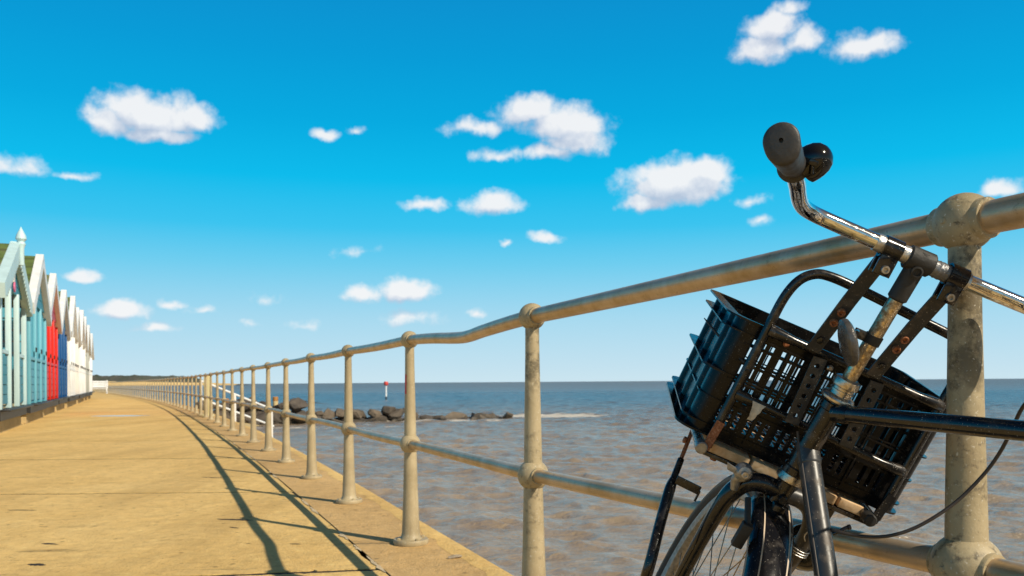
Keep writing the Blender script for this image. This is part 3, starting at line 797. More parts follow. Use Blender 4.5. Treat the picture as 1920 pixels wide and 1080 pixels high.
def strip(path, wdir, width, thick, holes=0, hr=.0036, hstart=.5, hpitch=1.0):
    """flat metal strip along straight path a->b with round holes"""
    a, b = Vector(path[0]), Vector(path[1]); d = (b-a); L = d.length; d.normalize(); wd = Vector(wdir); wd = (wd-d*wd.dot(d)).normalized(); n = d.cross(wd)
    m = MB(); cuts = [0]; hs = []
    for k in range(holes):
        c = hstart+k*hpitch; hs.append(c); cuts += [c-width*.5, c+width*.5]
    cuts.append(L); h2 = width/2
    def P(x, y, z): return a + d*x + wd*y + n*z
    def slab(x0, x1):
        if x1-x0 < 1e-4: return
        m.add([P(x,y,z) for x in (x0,x1) for y in (-h2,h2) for z in (-thick/2,thick/2)], [(0,2,3,1),(4,5,7,6),(0,1,5,4),(2,6,7,3),(0,4,6,2),(1,3,7,5)])
    prev = 0
    for c in hs:
        w2 = min(h2, hpitch*.5)
        slab(prev, c-w2); K = 24; ring = []; sq = []
        for k in range(K):
            t = 2*PI*k/K; cx, sy = math.cos(t), math.sin(t); q = max(abs(cx), abs(sy))
            ring.append((c+hr*cx, hr*sy)); sq.append((c+w2*cx/q, h2*sy/q))
        vs = [P(x,y,z) for z in (-thick/2,thick/2) for (x,y) in ring+sq]
        fs = []
        for k in range(K):
            k2 = (k+1) % K
            fs += [(k,k2,K+k2,K+k), (2*K+k,3*K+k,3*K+k2,2*K+k2), (k,2*K+k,2*K+k2,k2)]
            if abs(abs(sq[k][1])-h2) < 1e-6 and abs(abs(sq[k2][1])-h2) < 1e-6: fs.append((K+k,K+k2,3*K+k2,3*K+k))
        m.add(vs, fs); prev = c+w2
    slab(prev, L)
    m.box(a-d*.0006, (d,wd,n), (.0006,h2,thick/2)); m.box(b+d*.0006, (d,wd,n), (.0006,h2,thick/2))
    return m

def make_bicycle():
    base = Vector((WC.x+.02, WC.y-.35, 0))
    root = empty('bicycle', base, 'old black bicycle leaning by the railing with front carrier and chrome swept back handlebar', 'bicycle')
    # ---------------- main frame: head tube, top tube, down tube, seat tube
    t0 = Vector((.4880,1.289,.7396)); t1 = Vector((.6056,1.01,.72799)); td = (t1-t0).normalized()
    seat = t0 + td*.575; BB = Vector((.530,.93,.28)); RAX = Vector((.7335,.488,.332))
    m = MB(); m.cyl(S(0,-.234,0), S(0,-.366,0), .0175, 32, .001)
    m.lathe(S(0,-.234,0), -BS, [(.0176,0),(.0195,.001),(.0195,.012),(.0178,.014)], 32); m.lathe(S(0,-.366,0), BS, [(.0176,0),(.0195,.001),(.0195,.012),(.0178,.014)], 32)
    fr = m.build('frame', M['worn_black_paint'], root)
    m = MB(); m.tube([t0, t0.lerp(seat,.5), seat], .0125, 28, False); m.lathe(t0, td, [(.0127,.002),(.0150,.003),(.0150,.024),(.0128,.031)], 28); m.build('top_tube', M['gloss_black_paint'], fr)
    d0 = Vector((.4592,1.3330,.6905)); d1 = Vector((.45436,1.24042,.50801))
    p = [d0, d0.lerp(d1,.5), d1, d1+(d1-d0)*.3, Vector((.478,1.10,.345)), Vector((.505,1.0,.298)), BB]
    m = MB(); m.tube(spline(p, 8), .0168, 28); dd = (d1-d0).normalized()
    m.lathe(d0, dd, [(.0,-.001),(.0150,-.001),(.0182,.002),(.0182,.032),(.0176,.0345),(.0168,.036)], 28); dt = m.build('down_tube', M['dusty_black_paint'], fr)
    m = MB(); q = d0.lerp(d1,.72)+Vector((.0155,-.010,.004)); m.tube(spline([q, q+Vector((.007,-.004,.004)), q+Vector((.016,-.004,.009)), q+Vector((.021,-.004,.010))],5), .0028, 10); m.lathe(q+Vector((.020,-.004,.010)), (1,0,.2), [(0,0),(.0042,0),(.0042,.004),(0,.004)], 12); m.build('cable_hook', M['gloss_black_paint'], dt)
    m = MB(); off = Vector((-.0148,-.0095,.0)); m.tube([d0+off+Vector((-.002,0,.02)), d0+off, d1+off, d1+(d1-d0)*.3+off], .0021, 8); m.build('brake_cable', M['cable_sheath'], dt)
    m = MB(); m.tube([seat+(seat-BB).normalized()*.03, BB], .0145, 20); m.build('seat_tube', M['gloss_black_paint'], fr)
    nrm = Vector((-.8955,-.387,.2198))
    for s_ in (-1, 1):
        m = MB(); m.tube(spline([BB+nrm*.03*s_, BB.lerp(RAX,.5)+nrm*.045*s_, RAX+nrm*.062*s_],5), .009, 12); m.build('chain_stay', M['gloss_black_paint'], fr)
        m = MB(); m.tube(spline([seat+nrm*.015*s_, seat.lerp(RAX,.5)+nrm*.05*s_, RAX+nrm*.062*s_],5), .008, 12); m.build('seat_stay', M['gloss_black_paint'], fr)
    m = MB(); m.cyl(BB-nrm*.036, BB+nrm*.036, .021, 20); m.build('bottom_bracket', M['gloss_black_paint'], fr)
    # ---------------- headset
    m = MB(); m.lathe(S(0,-.232,0), BS, [(.0,0),(.0215,0),(.0252,.003),(.0258,.0065),(.024,.0095),(.0185,.0115),(.0170,.012),(.0165,.017),(.0180,.0175),(.0180,.020),(.0165,.0205),(.0165,.0245),(.0178,.025)], 36)
    m.lathe(S(0,-.2065,0), BS, [(.0178,-.0005),(.0198,.001),(.0205,.006),(.0190,.0125),(.0150,.0145),(.0112,.0150)], 6 if 0 else 36)
    hd = m.build('headset', M['aged_chrome'], root)
    m = MB(); m.lathe(S(0,-.379,0), BS, [(.0,0),(.0205,0),(.0228,.002),(.0225,.006),(.0205,.0135),(.0178,.0145)], 36); m.build('lower_cup', M['aged_chrome'], hd)
    # ---------------- stem
    m = MB(); m.cyl(S(0,-.20,0), S(0,-.03,0), .0111, 32); st = m.build('stem', M['rusty_chrome'], root)
    m = MB(); m.cyl(S(0,-.060,0), S(0,.013,0), .0142, 32, .003); m.cyl(R(-.019,.002,0), R(.019,.002,0), .0172, 32, .002)
    m.lathe(S(0,.0125,0), BS, [(.0135,0),(.012,.003),(.0062,.0032),(.0058,-.004),(0,-.004)], 24)
    q = S(0,-.012,0)-BF*.0135; m.lathe(q, -BF, [(.0085,-.003),(.0085,.0035),(.0060,.0040),(.0056,.0005),(0,.0005)], 20)
    m.build('stem_head', M['black_rubber'], st)
    # reflector on its clamp
    c = S(0,-.125,0); m = MB(); m.lathe(c-BS*.007, BS, [(.0112,0),(.0131,0),(.0131,.014),(.0112,.014)], 28)
    m.bevbox(c-BU*.020-BF*.002, SA, (.010,.007,.0035), .001); cl = m.build('reflector_clamp', M['black_rubber'], st)
    rc = R(-.0375,-.1400,-.012); nd = (Vector((-.985,.16,-.19))).normalized()
    m = MB(); m.tube(spline([c-BU*.016, c-BU*.024+BS*.002, rc-nd*.004+BV*.014]), .0042, 10); m.lathe(c-BU*.021-BF*.006, -BF, [(0,0),(.0055,0),(.0055,.004),(0,.005)], 12); m.build('reflector_arm', M['worn_black_paint'], cl)
    m = MB(); m.lathe(rc, nd, [(0,-.0075),(.020,-.0075),(.030,-.006),(.0345,-.003),(.0355,.001),(.0345,.005),(.032,.0065),(.025,.0085),(.012,.0105),(0,.011)], 40)
    for k in range(0):
        a = 2*PI*k/40; e1 = nd.orthogonal().normalized(); e2 = nd.cross(e1); m.box(rc+(e1*math.cos(a)+e2*math.sin(a))*.0353+nd*.001, (e1*math.cos(a)+e2*math.sin(a), nd, (e2*math.cos(a)-e1*math.sin(a))), (.0008,.004,.0012))
    m.build('reflector', M['lens_plastic'], cl)
    # ---------------- handlebar
    L = [(-.02,.003,0),(-.08,.0035,0),(-.135,.004,-.001),(-.163,.0045,-.006),(-.183,.006,-.024),(-.198,.010,-.050),(-.212,.0165,-.084),(-.226,.0245,-.120),(-.245,.0335,-.165),(-.270,.037,-.245),(-.288,.039,-.300)]
    pts = [R(*p) for p in L][::-1] + [R(-p[0]+.004, p[1]-.002, p[2]) for p in L]
    m = MB(); m.tube(spline(pts, 7), .0111, 28); hb = m.build('handlebar', M['bright_chrome'], root)
    def grip(sg):
        p = [R(sg*a+(.004 if sg < 0 else 0)*(-1)*0, b, c) for a, b, c in [(-.2535,.0350,-.200),(-.258,.0358,-.214),(-.270,.0372,-.250),(-.287,.0393,-.300),(-.303,.0410,-.350)]]
        P = spline(p, 8); n = 36; vs = []; T0 = (P[-1]-P[0]).normalized()
        for i, q in enumerate(P):
            f = i/(len(P)-1); T = (P[min(i+1,len(P)-1)]-P[max(i-1,0)]).normalized()
            N = (BV-T*BV.dot(T)).normalized(); B = T.cross(N)
            r = .0146 + (.004 if f < .05 else 0) + .0006*math.sin(f*60)*(f < .7) + .0038*max(0,f-.45)/.55
            for k in range(n):
                a = 2*PI*k/n; lobe = max(0, math.cos(a-math.radians(218 if sg > 0 else 142)))**2.2
                rr = r*(1+.42*lobe*min(1,max(0,(f-.25)/.5)))
                vs.append(q+(N*math.cos(a)+B*math.sin(a))*rr)
        m = len(P); fs = [(i*n+k,i*n+(k+1)%n,(i+1)*n+(k+1)%n,(i+1)*n+k) for i in range(m-1) for k in range(n)]
        T = (P[-1]-P[-2]).normalized(); c = P[-1]; last = vs[-n:]
        for (f, h) in ((.96,.0015),(.86,.0028),(.5,.0034),(.12,.0036)):
            vs += [c+(x-c)*f+T*h for x in last]
        for i in range(m-1, m+3): fs += [(i*n+k,i*n+(k+1)%n,(i+1)*n+(k+1)%n,(i+1)*n+k) for k in range(n)]
        vs += [c+(x-c)*.10-T*.003 for x in last]; i = m+3; fs += [(i*n+k,i*n+(k+1)%n,(i+1)*n+(k+1)%n,(i+1)*n+k) for k in range(n)]; fs.append(tuple((m+4)*n+k for k in range(n)))
        g = MB(); g.add(vs, fs, True); g.build('grip', M['grip_rubber'], hb)
    grip(1); grip(-1)
    # bell, standing beside the grip
    bc = R(-.2495,.0342,-.184); ax = (BU*.46+BV*.76-BW*.46).normalized(); bo = R(-.2350,.0500,-.200)
    m = MB(); m.lathe(bo, ax, [(.0198,-.013),(.0212,-.012),(.0214,-.004),(.0208,.002),(.0188,.0095),(.0148,.0158),(.0085,.0200),(.003,.0215),(0,.0217)], 36); m.lathe(bo, ax, [(.0198,-.013),(.0,-.013)], 36)
    m.tube([bc, bo-ax*.008], .0085, 14); m.lathe(bc-BW*.010, BW, [(.0115,0),(.0135,.001),(.0135,.016),(.0115,.017)], 24)
    bl = m.build('bell', M['bell_plastic'], hb)
    q = bo-BW*.0190-BV*.004-BU*.004; m = MB(); m.bevbox(q, (BU,BV,BW), (.0055,.0035,.0045), .0012); m.tube([q-BV*.002, q-BV*.012+BU*.004], .003, 10); m.build('bell_lever', M['bell_plastic'], bl)
    # wrapped tape each side of the stem
    for a0, a1, mt in ((-.0675,-.0155,'silver_tape'),(.0205,.0520,'dark_tape'),(.0520,.0740,'silver_tape')):
        m = MB(); n = 14; P = [R(a0+(a1-a0)*k/n,.003-.002*(a0 > 0),0) for k in range(n+1)]
        m.tube(P, [.0124+random.uniform(-.0004,.0007) for k in range(n+1)], 26); m.build('tape_wrap', M[mt], hb)
    # ---------------- carrier (front rack) and its straps
    rk = MB(); loop = [R(-.127,-.392,.098),R(-.126,-.30,.10),R(-.125,-.18,.10),R(-.124,-.125,.10),R(-.116,-.092,.10),R(-.100,-.0735,.10),R(-.078,-.0665,.10),R(-.03,-.0665,.10),R(.08,-.073,.10),R(.135,-.0765,.10),R(.156,-.083,.10),R(.168,-.100,.10),R(.173,-.13,.10),R(.174,-.22,.10),R(.174,-.392,.098)]
    rk.tube(spline(loop, 6), .0078, 20)
    for (u0,v0,u1,v1) in ((-.120,-.1785,.172,-.1815),(-.122,-.293,.172,-.302)):
        rk.tube([R(u0,v0,.0985), R(u0+.012,v0,.0945), R(u0+.04,v0-.0002,.0925), R(u1-.04,v1,.0925), R(u1-.012,v1,.0945), R(u1,v1,.0985)], [.0105,.0100,.0072,.0072,.0092,.0098], 18)
    rack = rk.build('front_carrier', M['worn_black_paint'], root)
    for a, mt in ((-.141,'grey_alloy'),(.155,'black_rubber')):
        m = MB(); m.cyl(R(a,-.3915,.082), R(a,-.3915,.415), .0085, 18); m.build('side_rail', M['worn_black_paint'], rack)
        m = MB(); m.cyl(R(a,-.3915,.066), R(a,-.3915,.090), .0102, 24, .0018); m.build('end_cap', M[mt], rack)
    for a, c in ((-.133,-.127),(.163,.174)):
        m = strip([R(c,-.345,.0885), R(a,-.3925,.078)], BU, .014, .004); m.build('carrier_tab', M['rusty_bolt'] if a < 0 else M['worn_black_paint'], rack)
    m = MB(); m.tube([R(-.141,-.3915,.41), R(.155,-.3915,.41)], .007, 14); m.tube([R(-.141,-.400,.25), R(.155,-.400,.25)], .006, 14); m.build('platform_bar', M['worn_black_paint'], rack)
    # pine slats under the crate
    for (a, b) in ((-.122,-.052),(-.046,.018),(.024,.058),(.064,.104),(.110,.168)):
        m = MB(); m.bevbox(R((a+b)/2,-.3935+.0005*((a*1000) % 3),.252), RA, ((b-a)/2,.0080,.150), .0015); m.build('wooden_slat', M['pine_plank'], rack)
    m = MB(); m.bevbox(R(.022,-.4055,.245), RA, (.150,.0035,.145), .001); m.build('base_plate', M['worn_black_paint'], rack)
    for a, mt in ((-.105,'rusty_bolt'),(-.040,'steel_bolt')): hexbolt(R(a,-.408,.115), -BV, .0065, .007, False).build('plate_nut', M[mt], rack)
    # clamps and straps up to the bar
    for uc, us, ub in ((-.043,-.041,-.052),(.056,.064,.050)):
        m = MB(); m.lathe(R(uc-.0130,.002,0), BU, [(.0128,0),(.0160,0),(.0160,.026),(.0128,.026)], 30)
        m.bevbox(R(uc+.001,-.0215,.0115), RA, (.0125,.0150,.0026), .0006); m.bevbox(R(uc+.001,-.0215,-.0090), RA, (.0125,.0150,.0022), .0006)
        cl = m.build('bar_clamp', M['gloss_black_paint'], rack)
        hexbolt(R(uc+.002,-.0275,-.0112), -BW, .0060, .0065).build('clamp_bolt', M['steel_bolt'], cl)
        sp = strip([R(us,-.008,.016), R(us+(ub-us)*.6,-.085,.044)], BU, .0225, .0038); q = strip([R(us+(ub-us)*.6,-.0848,.0442), R(ub,-.178,.080)], BU, .0225, .0038); sp.add(q.v, q.f)
        s1 = sp.build('support_strap', M['dusty_black_paint'], rack)
        for v, mt, rr in ((-.107,'rusty_bolt',.0062),(-.1255,'rusty_bolt',.0062),(-.1585,'worn_black_paint',.0062)):
            f = (v+.0848)/(-.178+.0848); w = .0442+(.080-.0442)*f; hexbolt(R(us+(ub-us)*(.6+.4*f)+.001*rr, v, w-.0020), (-BW-BV*.38).normalized(), rr, .0055, mt != 'worn_black_paint').build('strap_bolt', M[mt], s1)
        lo = (-.034,-.0265) if uc < 0 else (.0625,.0675)
        s2 = strip([R(lo[0],-.187,.0835), R(lo[1],-.298,.0835)], BU, .0225, .0030, 6, .0040, .012, .0172); s2.build('perforated_strap', M['dusty_black_paint'], rack)
    # left stay from the carrier to the axle, with its hooked tab
    m = MB(); m.tube(spline([R(-.1430,-.448,.160), R(-.1470,-.490,.115), R(-.1440,-.540,.078), R(-.1360,-.6175,.029), WC-BU*.108+BS*.03, WC-BU*.104], 6), [.006]*5+[.0085]*1+[.0095]*25, 14); sy = m.build('carrier_stay', M['worn_black_paint'], rack)
    m = strip([R(-.1400,-.395,.200), R(-.1432,-.455,.156)], (BU*.5+BW).normalized(), .012, .0035); m.build('stay_lug', M['rusty_bolt'], sy)
    hexbolt(R(-.1460,-.418,.180), -BU, .006, .005, False).build('stay_nut', M['rusty_bolt'], sy)
    m = MB(); a = R(-.1440,-.472,.118); b = R(-.1010,-.4725,.112); m.bevbox((a+b)/2, ((b-a).normalized(), BV, BW), ((b-a).length/2,.0075,.0022), .0006); m.bevbox(b-BV*.010, (BU,BV,BW), (.0018,.010,.0022), .0005); m.build('stay_tab', M['worn_black_paint'], sy)
    # scrap of torn tape on the lower bar
    m = MB(); rng = random.Random(4); o = R(-.098,-.300,.0815); vs = []
    for j in range(6):
        for k in range(4): vs.append(o+BU*(k*.007*(1-j*.13)+rng.uniform(-.0015,.0015)+j*.0008)-BV*(j*.0062-.010)-BW*(.003*math.sin(j*.6)+rng.uniform(0,.002)))
    m.add(vs, [(j*4+k,j*4+k+1,j*4+k+5,j*4+k+4) for j in range(5) for k in range(3)], True); m.build('torn_tape', M['pale_tape'], rack, fix=False)
    # ---------------- fork
    c0 = -.377
    m = MB(); m.cyl(S(0,c0-.001,0), S(0,c0-.046,0), .0172, 30, .003); m.lathe(S(0,c0-.030,0)-BF*.0168, -BF, [(0,0),(.0080,0),(.0080,.005),(.006,.008),(0,.008)], 20)
    fk = m.build('fork_crown', M['worn_black_paint'], root)
    for s_ in (-1, 1):
        P = [(.004,-.026,0),(.034,-.0255,.0),(.056,-.036,.0),(.0695,-.062,.001),(.0730,-.105,.004),(.0715,-.19,.010),(.067,-.29,.018),(.063,-.3946,.040)]
        P = [S(s_*a, c0+b, c) for a, b, c in P]
        m = MB(); m.tube(spline(P, 7), [.0150]*20+[.0150-.0055*k/29 for k in range(30)], 22); m.build('fork_blade', M['gloss_black_paint' if s_ < 0 else 'dusty_black_paint'], fk)
    # wire wound round the right blade
    m = MB(); P = []
    for k in range(70):
        a = k*2*PI/20; cc = S(.0728, c0-.100-.00022*k, .0035); P.append(cc+BU*math.cos(a)*.0166+BF*math.sin(a)*.0166)
    m.tube(P, .0011, 6); m.tube(spline([P[-1], P[-1]+BU*.014-BF*.010, P[-1]+BU*.026-BF*.012+BV*.004], 5), .0012, 6)
    m.tube(spline([P[0], S(.062,c0-.075,-.016), S(.068,c0-.05,-.018), S(.085,c0-.035,-.018)], 6), .0010, 6); m.build('wire_tie', M['silver_tape'], fk)
    # ---------------- front wheel
    def wheel(C, ax, up, name, nspoke):
        """ax: axle direction, up: direction in the wheel plane"""
        fw = up.cross(ax).normalized(); n = 190; k_ = 22
        def ring(R0, prof, nn=n, knob=0):
            vs = []
            for i in range(nn):
                a = 2*PI*i/nn; d = up*math.cos(a)+fw*math.sin(a)
                for j, (r, x) in enumerate(prof):
                    kk = knob*((i % 2)*2-1) if knob and abs(x) > .006 and r > R0+.010 else 0
                    vs.append(C+d*(r+kk)+ax*x)
            K = len(prof); return vs, [(i*K+j, i*K+(j+1)%K, ((i+1)%nn)*K+(j+1)%K, ((i+1)%nn)*K+j) for i in range(nn) for j in range(K)]
        ro = MB(); hubr = .016
        rim_ = ring(.297, [(.298,-.0125),(.304,-.0130),(.306,-.0110),(.300,-.0100),(.296,0),(.300,.0100),(.306,.0110),(.304,.0130),(.298,.0125),(.289,.009),(.286,0),(.289,-.009)])
        ro.add(*rim_, True)
        w = ro.build('front_wheel' if name == 'front' else 'rear_wheel', M['grey_alloy'], root)
        t = MB(); prof = [(.3215+.0185*math.cos(a), .0185*math.sin(a)) for a in [2*PI*j/k_ for j in range(k_)]]
        t.add(*ring(.3215, prof, 2*n, .0011), True); t.build('tyre', M['tyre_rubber'], w)
        t = MB()
        for s_ in (-1, 1): t.add(*ring(.3, [(.317,s_*.0178),(.322,s_*.0189),(.327,s_*.0181),(.322,s_*.0182)]), True)
        t.build('reflective_sidewall', M['tyre_sidewall'], w)
        h = MB(); h.lathe(C-ax*.05, ax, [(0,0),(.008,.001),(.008,.012),(.030,.013),(.030,.017),(.016,.020),(.014,.05),(.016,.08),(.030,.083),(.030,.087),(.008,.088),(.008,.099),(0,.10)], 20); h.cyl(C-ax*.122, C+ax*.122, .0048, 10)
        for s_ in (-1, 1): h.cyl(C+ax*s_*.090, C+ax*s_*.102, .009, 6)
        h.build('hub', M['grey_alloy'], w)
        for i in range(nspoke):
            a = 2*PI*(i+.5)/nspoke; b = a + (1 if (i//2) % 2 else -1)*1.25; s_ = 1 if i % 2 else -1
            p0 = C+(up*math.cos(b)+fw*math.sin(b))*.027+ax*s_*.034; p1 = C+(up*math.cos(a)+fw*math.sin(a))*.288+ax*s_*.002
            MB().tube([p0,p1], .0011, 6, False).build('spoke', M['spoke_steel'], w)
        return w
    wheel(WC, BU, BS, 'front', 36)
    def guard(C, ax, up, fw, a0, a1, half, name):
        n = 60; prof = [(-half,-.020),(-half*1.0,-.012),(-half*.93,-.004),(-half*.75,.003),(-half*.4,.0075),(0,.009),(half*.4,.0075),(half*.75,.003),(half*.93,-.004),(half,-.012),(half,-.020)]
        def sheet(pr, lift):
            vs = []
            for i in range(n+1):
                a = math.radians(a0+(a1-a0)*i/n); d = up*math.cos(a)+fw*math.sin(a)
                for x, h in pr: vs.append(C+d*(WR+.006+h+lift)+ax*x)
            K = len(pr); return vs, [(i*K+j,i*K+j+1,(i+1)*K+j+1,(i+1)*K+j) for i in range(n) for j in range(K-1)]
        m = MB(); m.add(*sheet(prof, 0), True); g = m.build(name, M['gloss_black_paint'], root)
        sol = g.modifiers.new('thick', 'SOLIDIFY'); sol.thickness = .0012; sol.offset = -1
        for s_ in (-1, 1):
            m = MB(); m.add(*sheet([(s_*half*.60-.0011,.0052),(s_*half*.60+.0011,.0052)], .0012), True); m.build('pinstripe', M['stripe_paint'], g, fix=False)
        return g
    g = guard(WC, BU, BS, BF, -5, -132, .0350, 'front_mudguard')
    for s_ in (-1, 1):
        m = MB(); a = math.radians(-98); d = BS*math.cos(a)+BF*math.sin(a); m.tube([WC+BU*s_*.055, WC+d*(WR-.005)+BU*s_*.0305], .0022, 8); m.build('mudguard_stay', M['worn_black_paint'], g)
    m = MB(); m.bevbox(S(0,c0-.050,-.012), SA, (.010,.012,.020), .003); m.build('mudguard_bracket', M['worn_black_paint'], g)
    # brake arm, pad and dust cap on the left of the crown
    bp = S(-.0700,-.3900,-.030)
    m = MB(); m.lathe(bp-BU*.006+BF*.012, (-BF+BS*.25).normalized(), [(0,-.006),(.012,-.004),(.0150,.003),(.0140,.011),(.010,.017),(0,.019)], 24)
    m.tube(spline([bp+BF*.010, bp-BU*.008-BS*.014+BF*.012, bp-BU*.004-BS*.034+BF*.012], 6), [.011,.011,.011,.011,.011,.010,.009,.0085,.008,.0075,.007,.0065,.006], 16); 
    br = m.build('brake_arm', M['grey_alloy'], root)
    hexbolt(bp-BU*.007-BF*.010+BS*.004, (-BF+BS*.25).normalized(), .0056, .005).build('pivot_bolt', M['steel_bolt'], br)
    m = MB(); o = bp-BU*.014+BS*.003; m.prism([o, o-BU*.022+BS*.004, o-BU*.018-BS*.006, o-BS*.008], BF*.004); m.build('quick_release', M['grey_alloy'], br)
    m = MB(); m.bevbox(S(-.0500,-.458,-.090), SA, (.0085,.0210,.0075), .002); m.tube([S(-.050,-.440,-.088), S(-.058,-.415,-.052)], .005, 10); m.build('brake_pad', M['black_rubber'], br)
    # headlamp low on the right blade, seen from behind
    lc = S(.098,-.492,.030); la = (BF-BS*.30).normalized()
    m = MB(); m.lathe(lc-la*.030, la, [(0,0),(.012,.001),(.022,.006),(.030,.015),(.0355,.028),(.0375,.042),(.039,.045),(.039,.052),(.0365,.053),(.030,.049),(0,.046)], 40); m.tube(spline([lc-la*.004-BU*.028, lc-BU*.030+BS*.014-la*.01, S(.076,-.470,.008)], 5), .005, 10)
    hl = m.build('headlamp', M['gloss_black_paint'], root)
    m = MB(); m.lathe(lc+la*.0165, la, [(.0392,-.002),(.0402,0),(.0402,.006),(.0385,.007)], 40); m.build('lamp_rim', M['bright_chrome'], hl)
    m = MB(); m.bevbox(lc+BU*.012+BS*.034-la*.008, (BU,BS,BF), (.007,.009,.006), .002); m.build('lamp_clip', M['steel_bolt'], hl)
    m = MB(); m.tube([S(.080,-.418,.040), S(.081,-.470,.020)], .008, 12); m.bevbox(S(.088,-.440,.035), SA, (.014,.030,.004), .001); m.build('lamp_bracket', M['worn_black_paint'], hl)
    # slack cable looping out to the right and back to the top tube
    m = MB(); m.tube(spline(CABLE, 8), .0026, 10); m.build('slack_cable', M['cable_sheath'], root)
    # ---------------- rear end, out of the picture
    up = nrm.cross(Vector((td.x,td.y,0)).normalized()); up = up if up.z > 0 else -up
    wheel(RAX, nrm, up.normalized(), 'rear', 24)
    fwd = up.normalized().cross(nrm).normalized(); fwd = fwd if fwd.dot(td) < 0 else -fwd
    guard(RAX, nrm, up.normalized(), fwd, 40, -120, .0290, 'rear_mudguard')
    sd = (seat-BB).normalized(); m = MB(); m.cyl(seat, seat+sd*.16, .0125, 16); m.build('seat_post', M['bright_chrome'], root)
    q = seat+sd*.19; m = MB(); vs = []; sdv = [(-.15,.018),(-.10,.022),(-.03,.035),(.03,.065),(.09,.088),(.12,.080),(.13,.03)]
    rear = Vector((td.x,td.y,0)).normalized(); side = rear.cross(Vector((0,0,1)))
    for x, h in sdv:
        for k in range(9): a = -1+2*k/8; vs.append(q+rear*x+side*h*a+UP*(.03*(1-a*a)**.5+.01*(x > .05)-.02))
    m.add(vs, [(i*9+k,i*9+k+1,(i+1)*9+k+1,(i+1)*9+k) for i in range(6) for k in range(8)], True); s = m.build('saddle', M['black_rubber'], root); so = s.modifiers.new('thick','SOLIDIFY'); so.thickness = .02
    m = MB(); m.cyl(BB+nrm*-.062, BB+nrm*.062, .009, 12); m.lathe(BB-nrm*.046, nrm, [(.02,0),(.088,0),(.092,.001),(.092,.003),(.088,.004),(.02,.004)], 44)
    for s_ in (-1, 1): m.tube([BB+nrm*.06*s_, BB+nrm*.068*s_+fwd*.12*s_-UP*.12*s_*.6], .009, 10)
    m.build('crankset', M['grey_alloy'], root)
    for s_ in (-1, 1): m = MB(); m.bevbox(BB+nrm*.105*s_+fwd*.12*s_-UP*.072*s_, (nrm,fwd,up.normalized()), (.04,.03,.012), .004); m.build('pedal', M['black_rubber'], root)
    return root
simple('pale_tape', (.55,.47,.36), .7, 0, .3, 90, .2)
simple('stripe_paint', (.55,.42,.30), .5, 0, .2, 60)
CABLE =  [(0.4629, 1.27, 0.5696), (0.479, 1.25, 0.5666), (0.5079, 1.235, 0.5629), (0.5361, 1.22, 0.5662), (0.5658, 1.21, 0.5776), (0.595, 1.2, 0.5972), (0.6263, 1.195, 0.6224), (0.6546, 1.185, 0.6576), (0.6684, 1.17, 0.6891), (0.673, 1.15, 0.7209), (0.6682, 1.12, 0.7493), (0.6614, 1.08, 0.7729)]
make_bicycle()

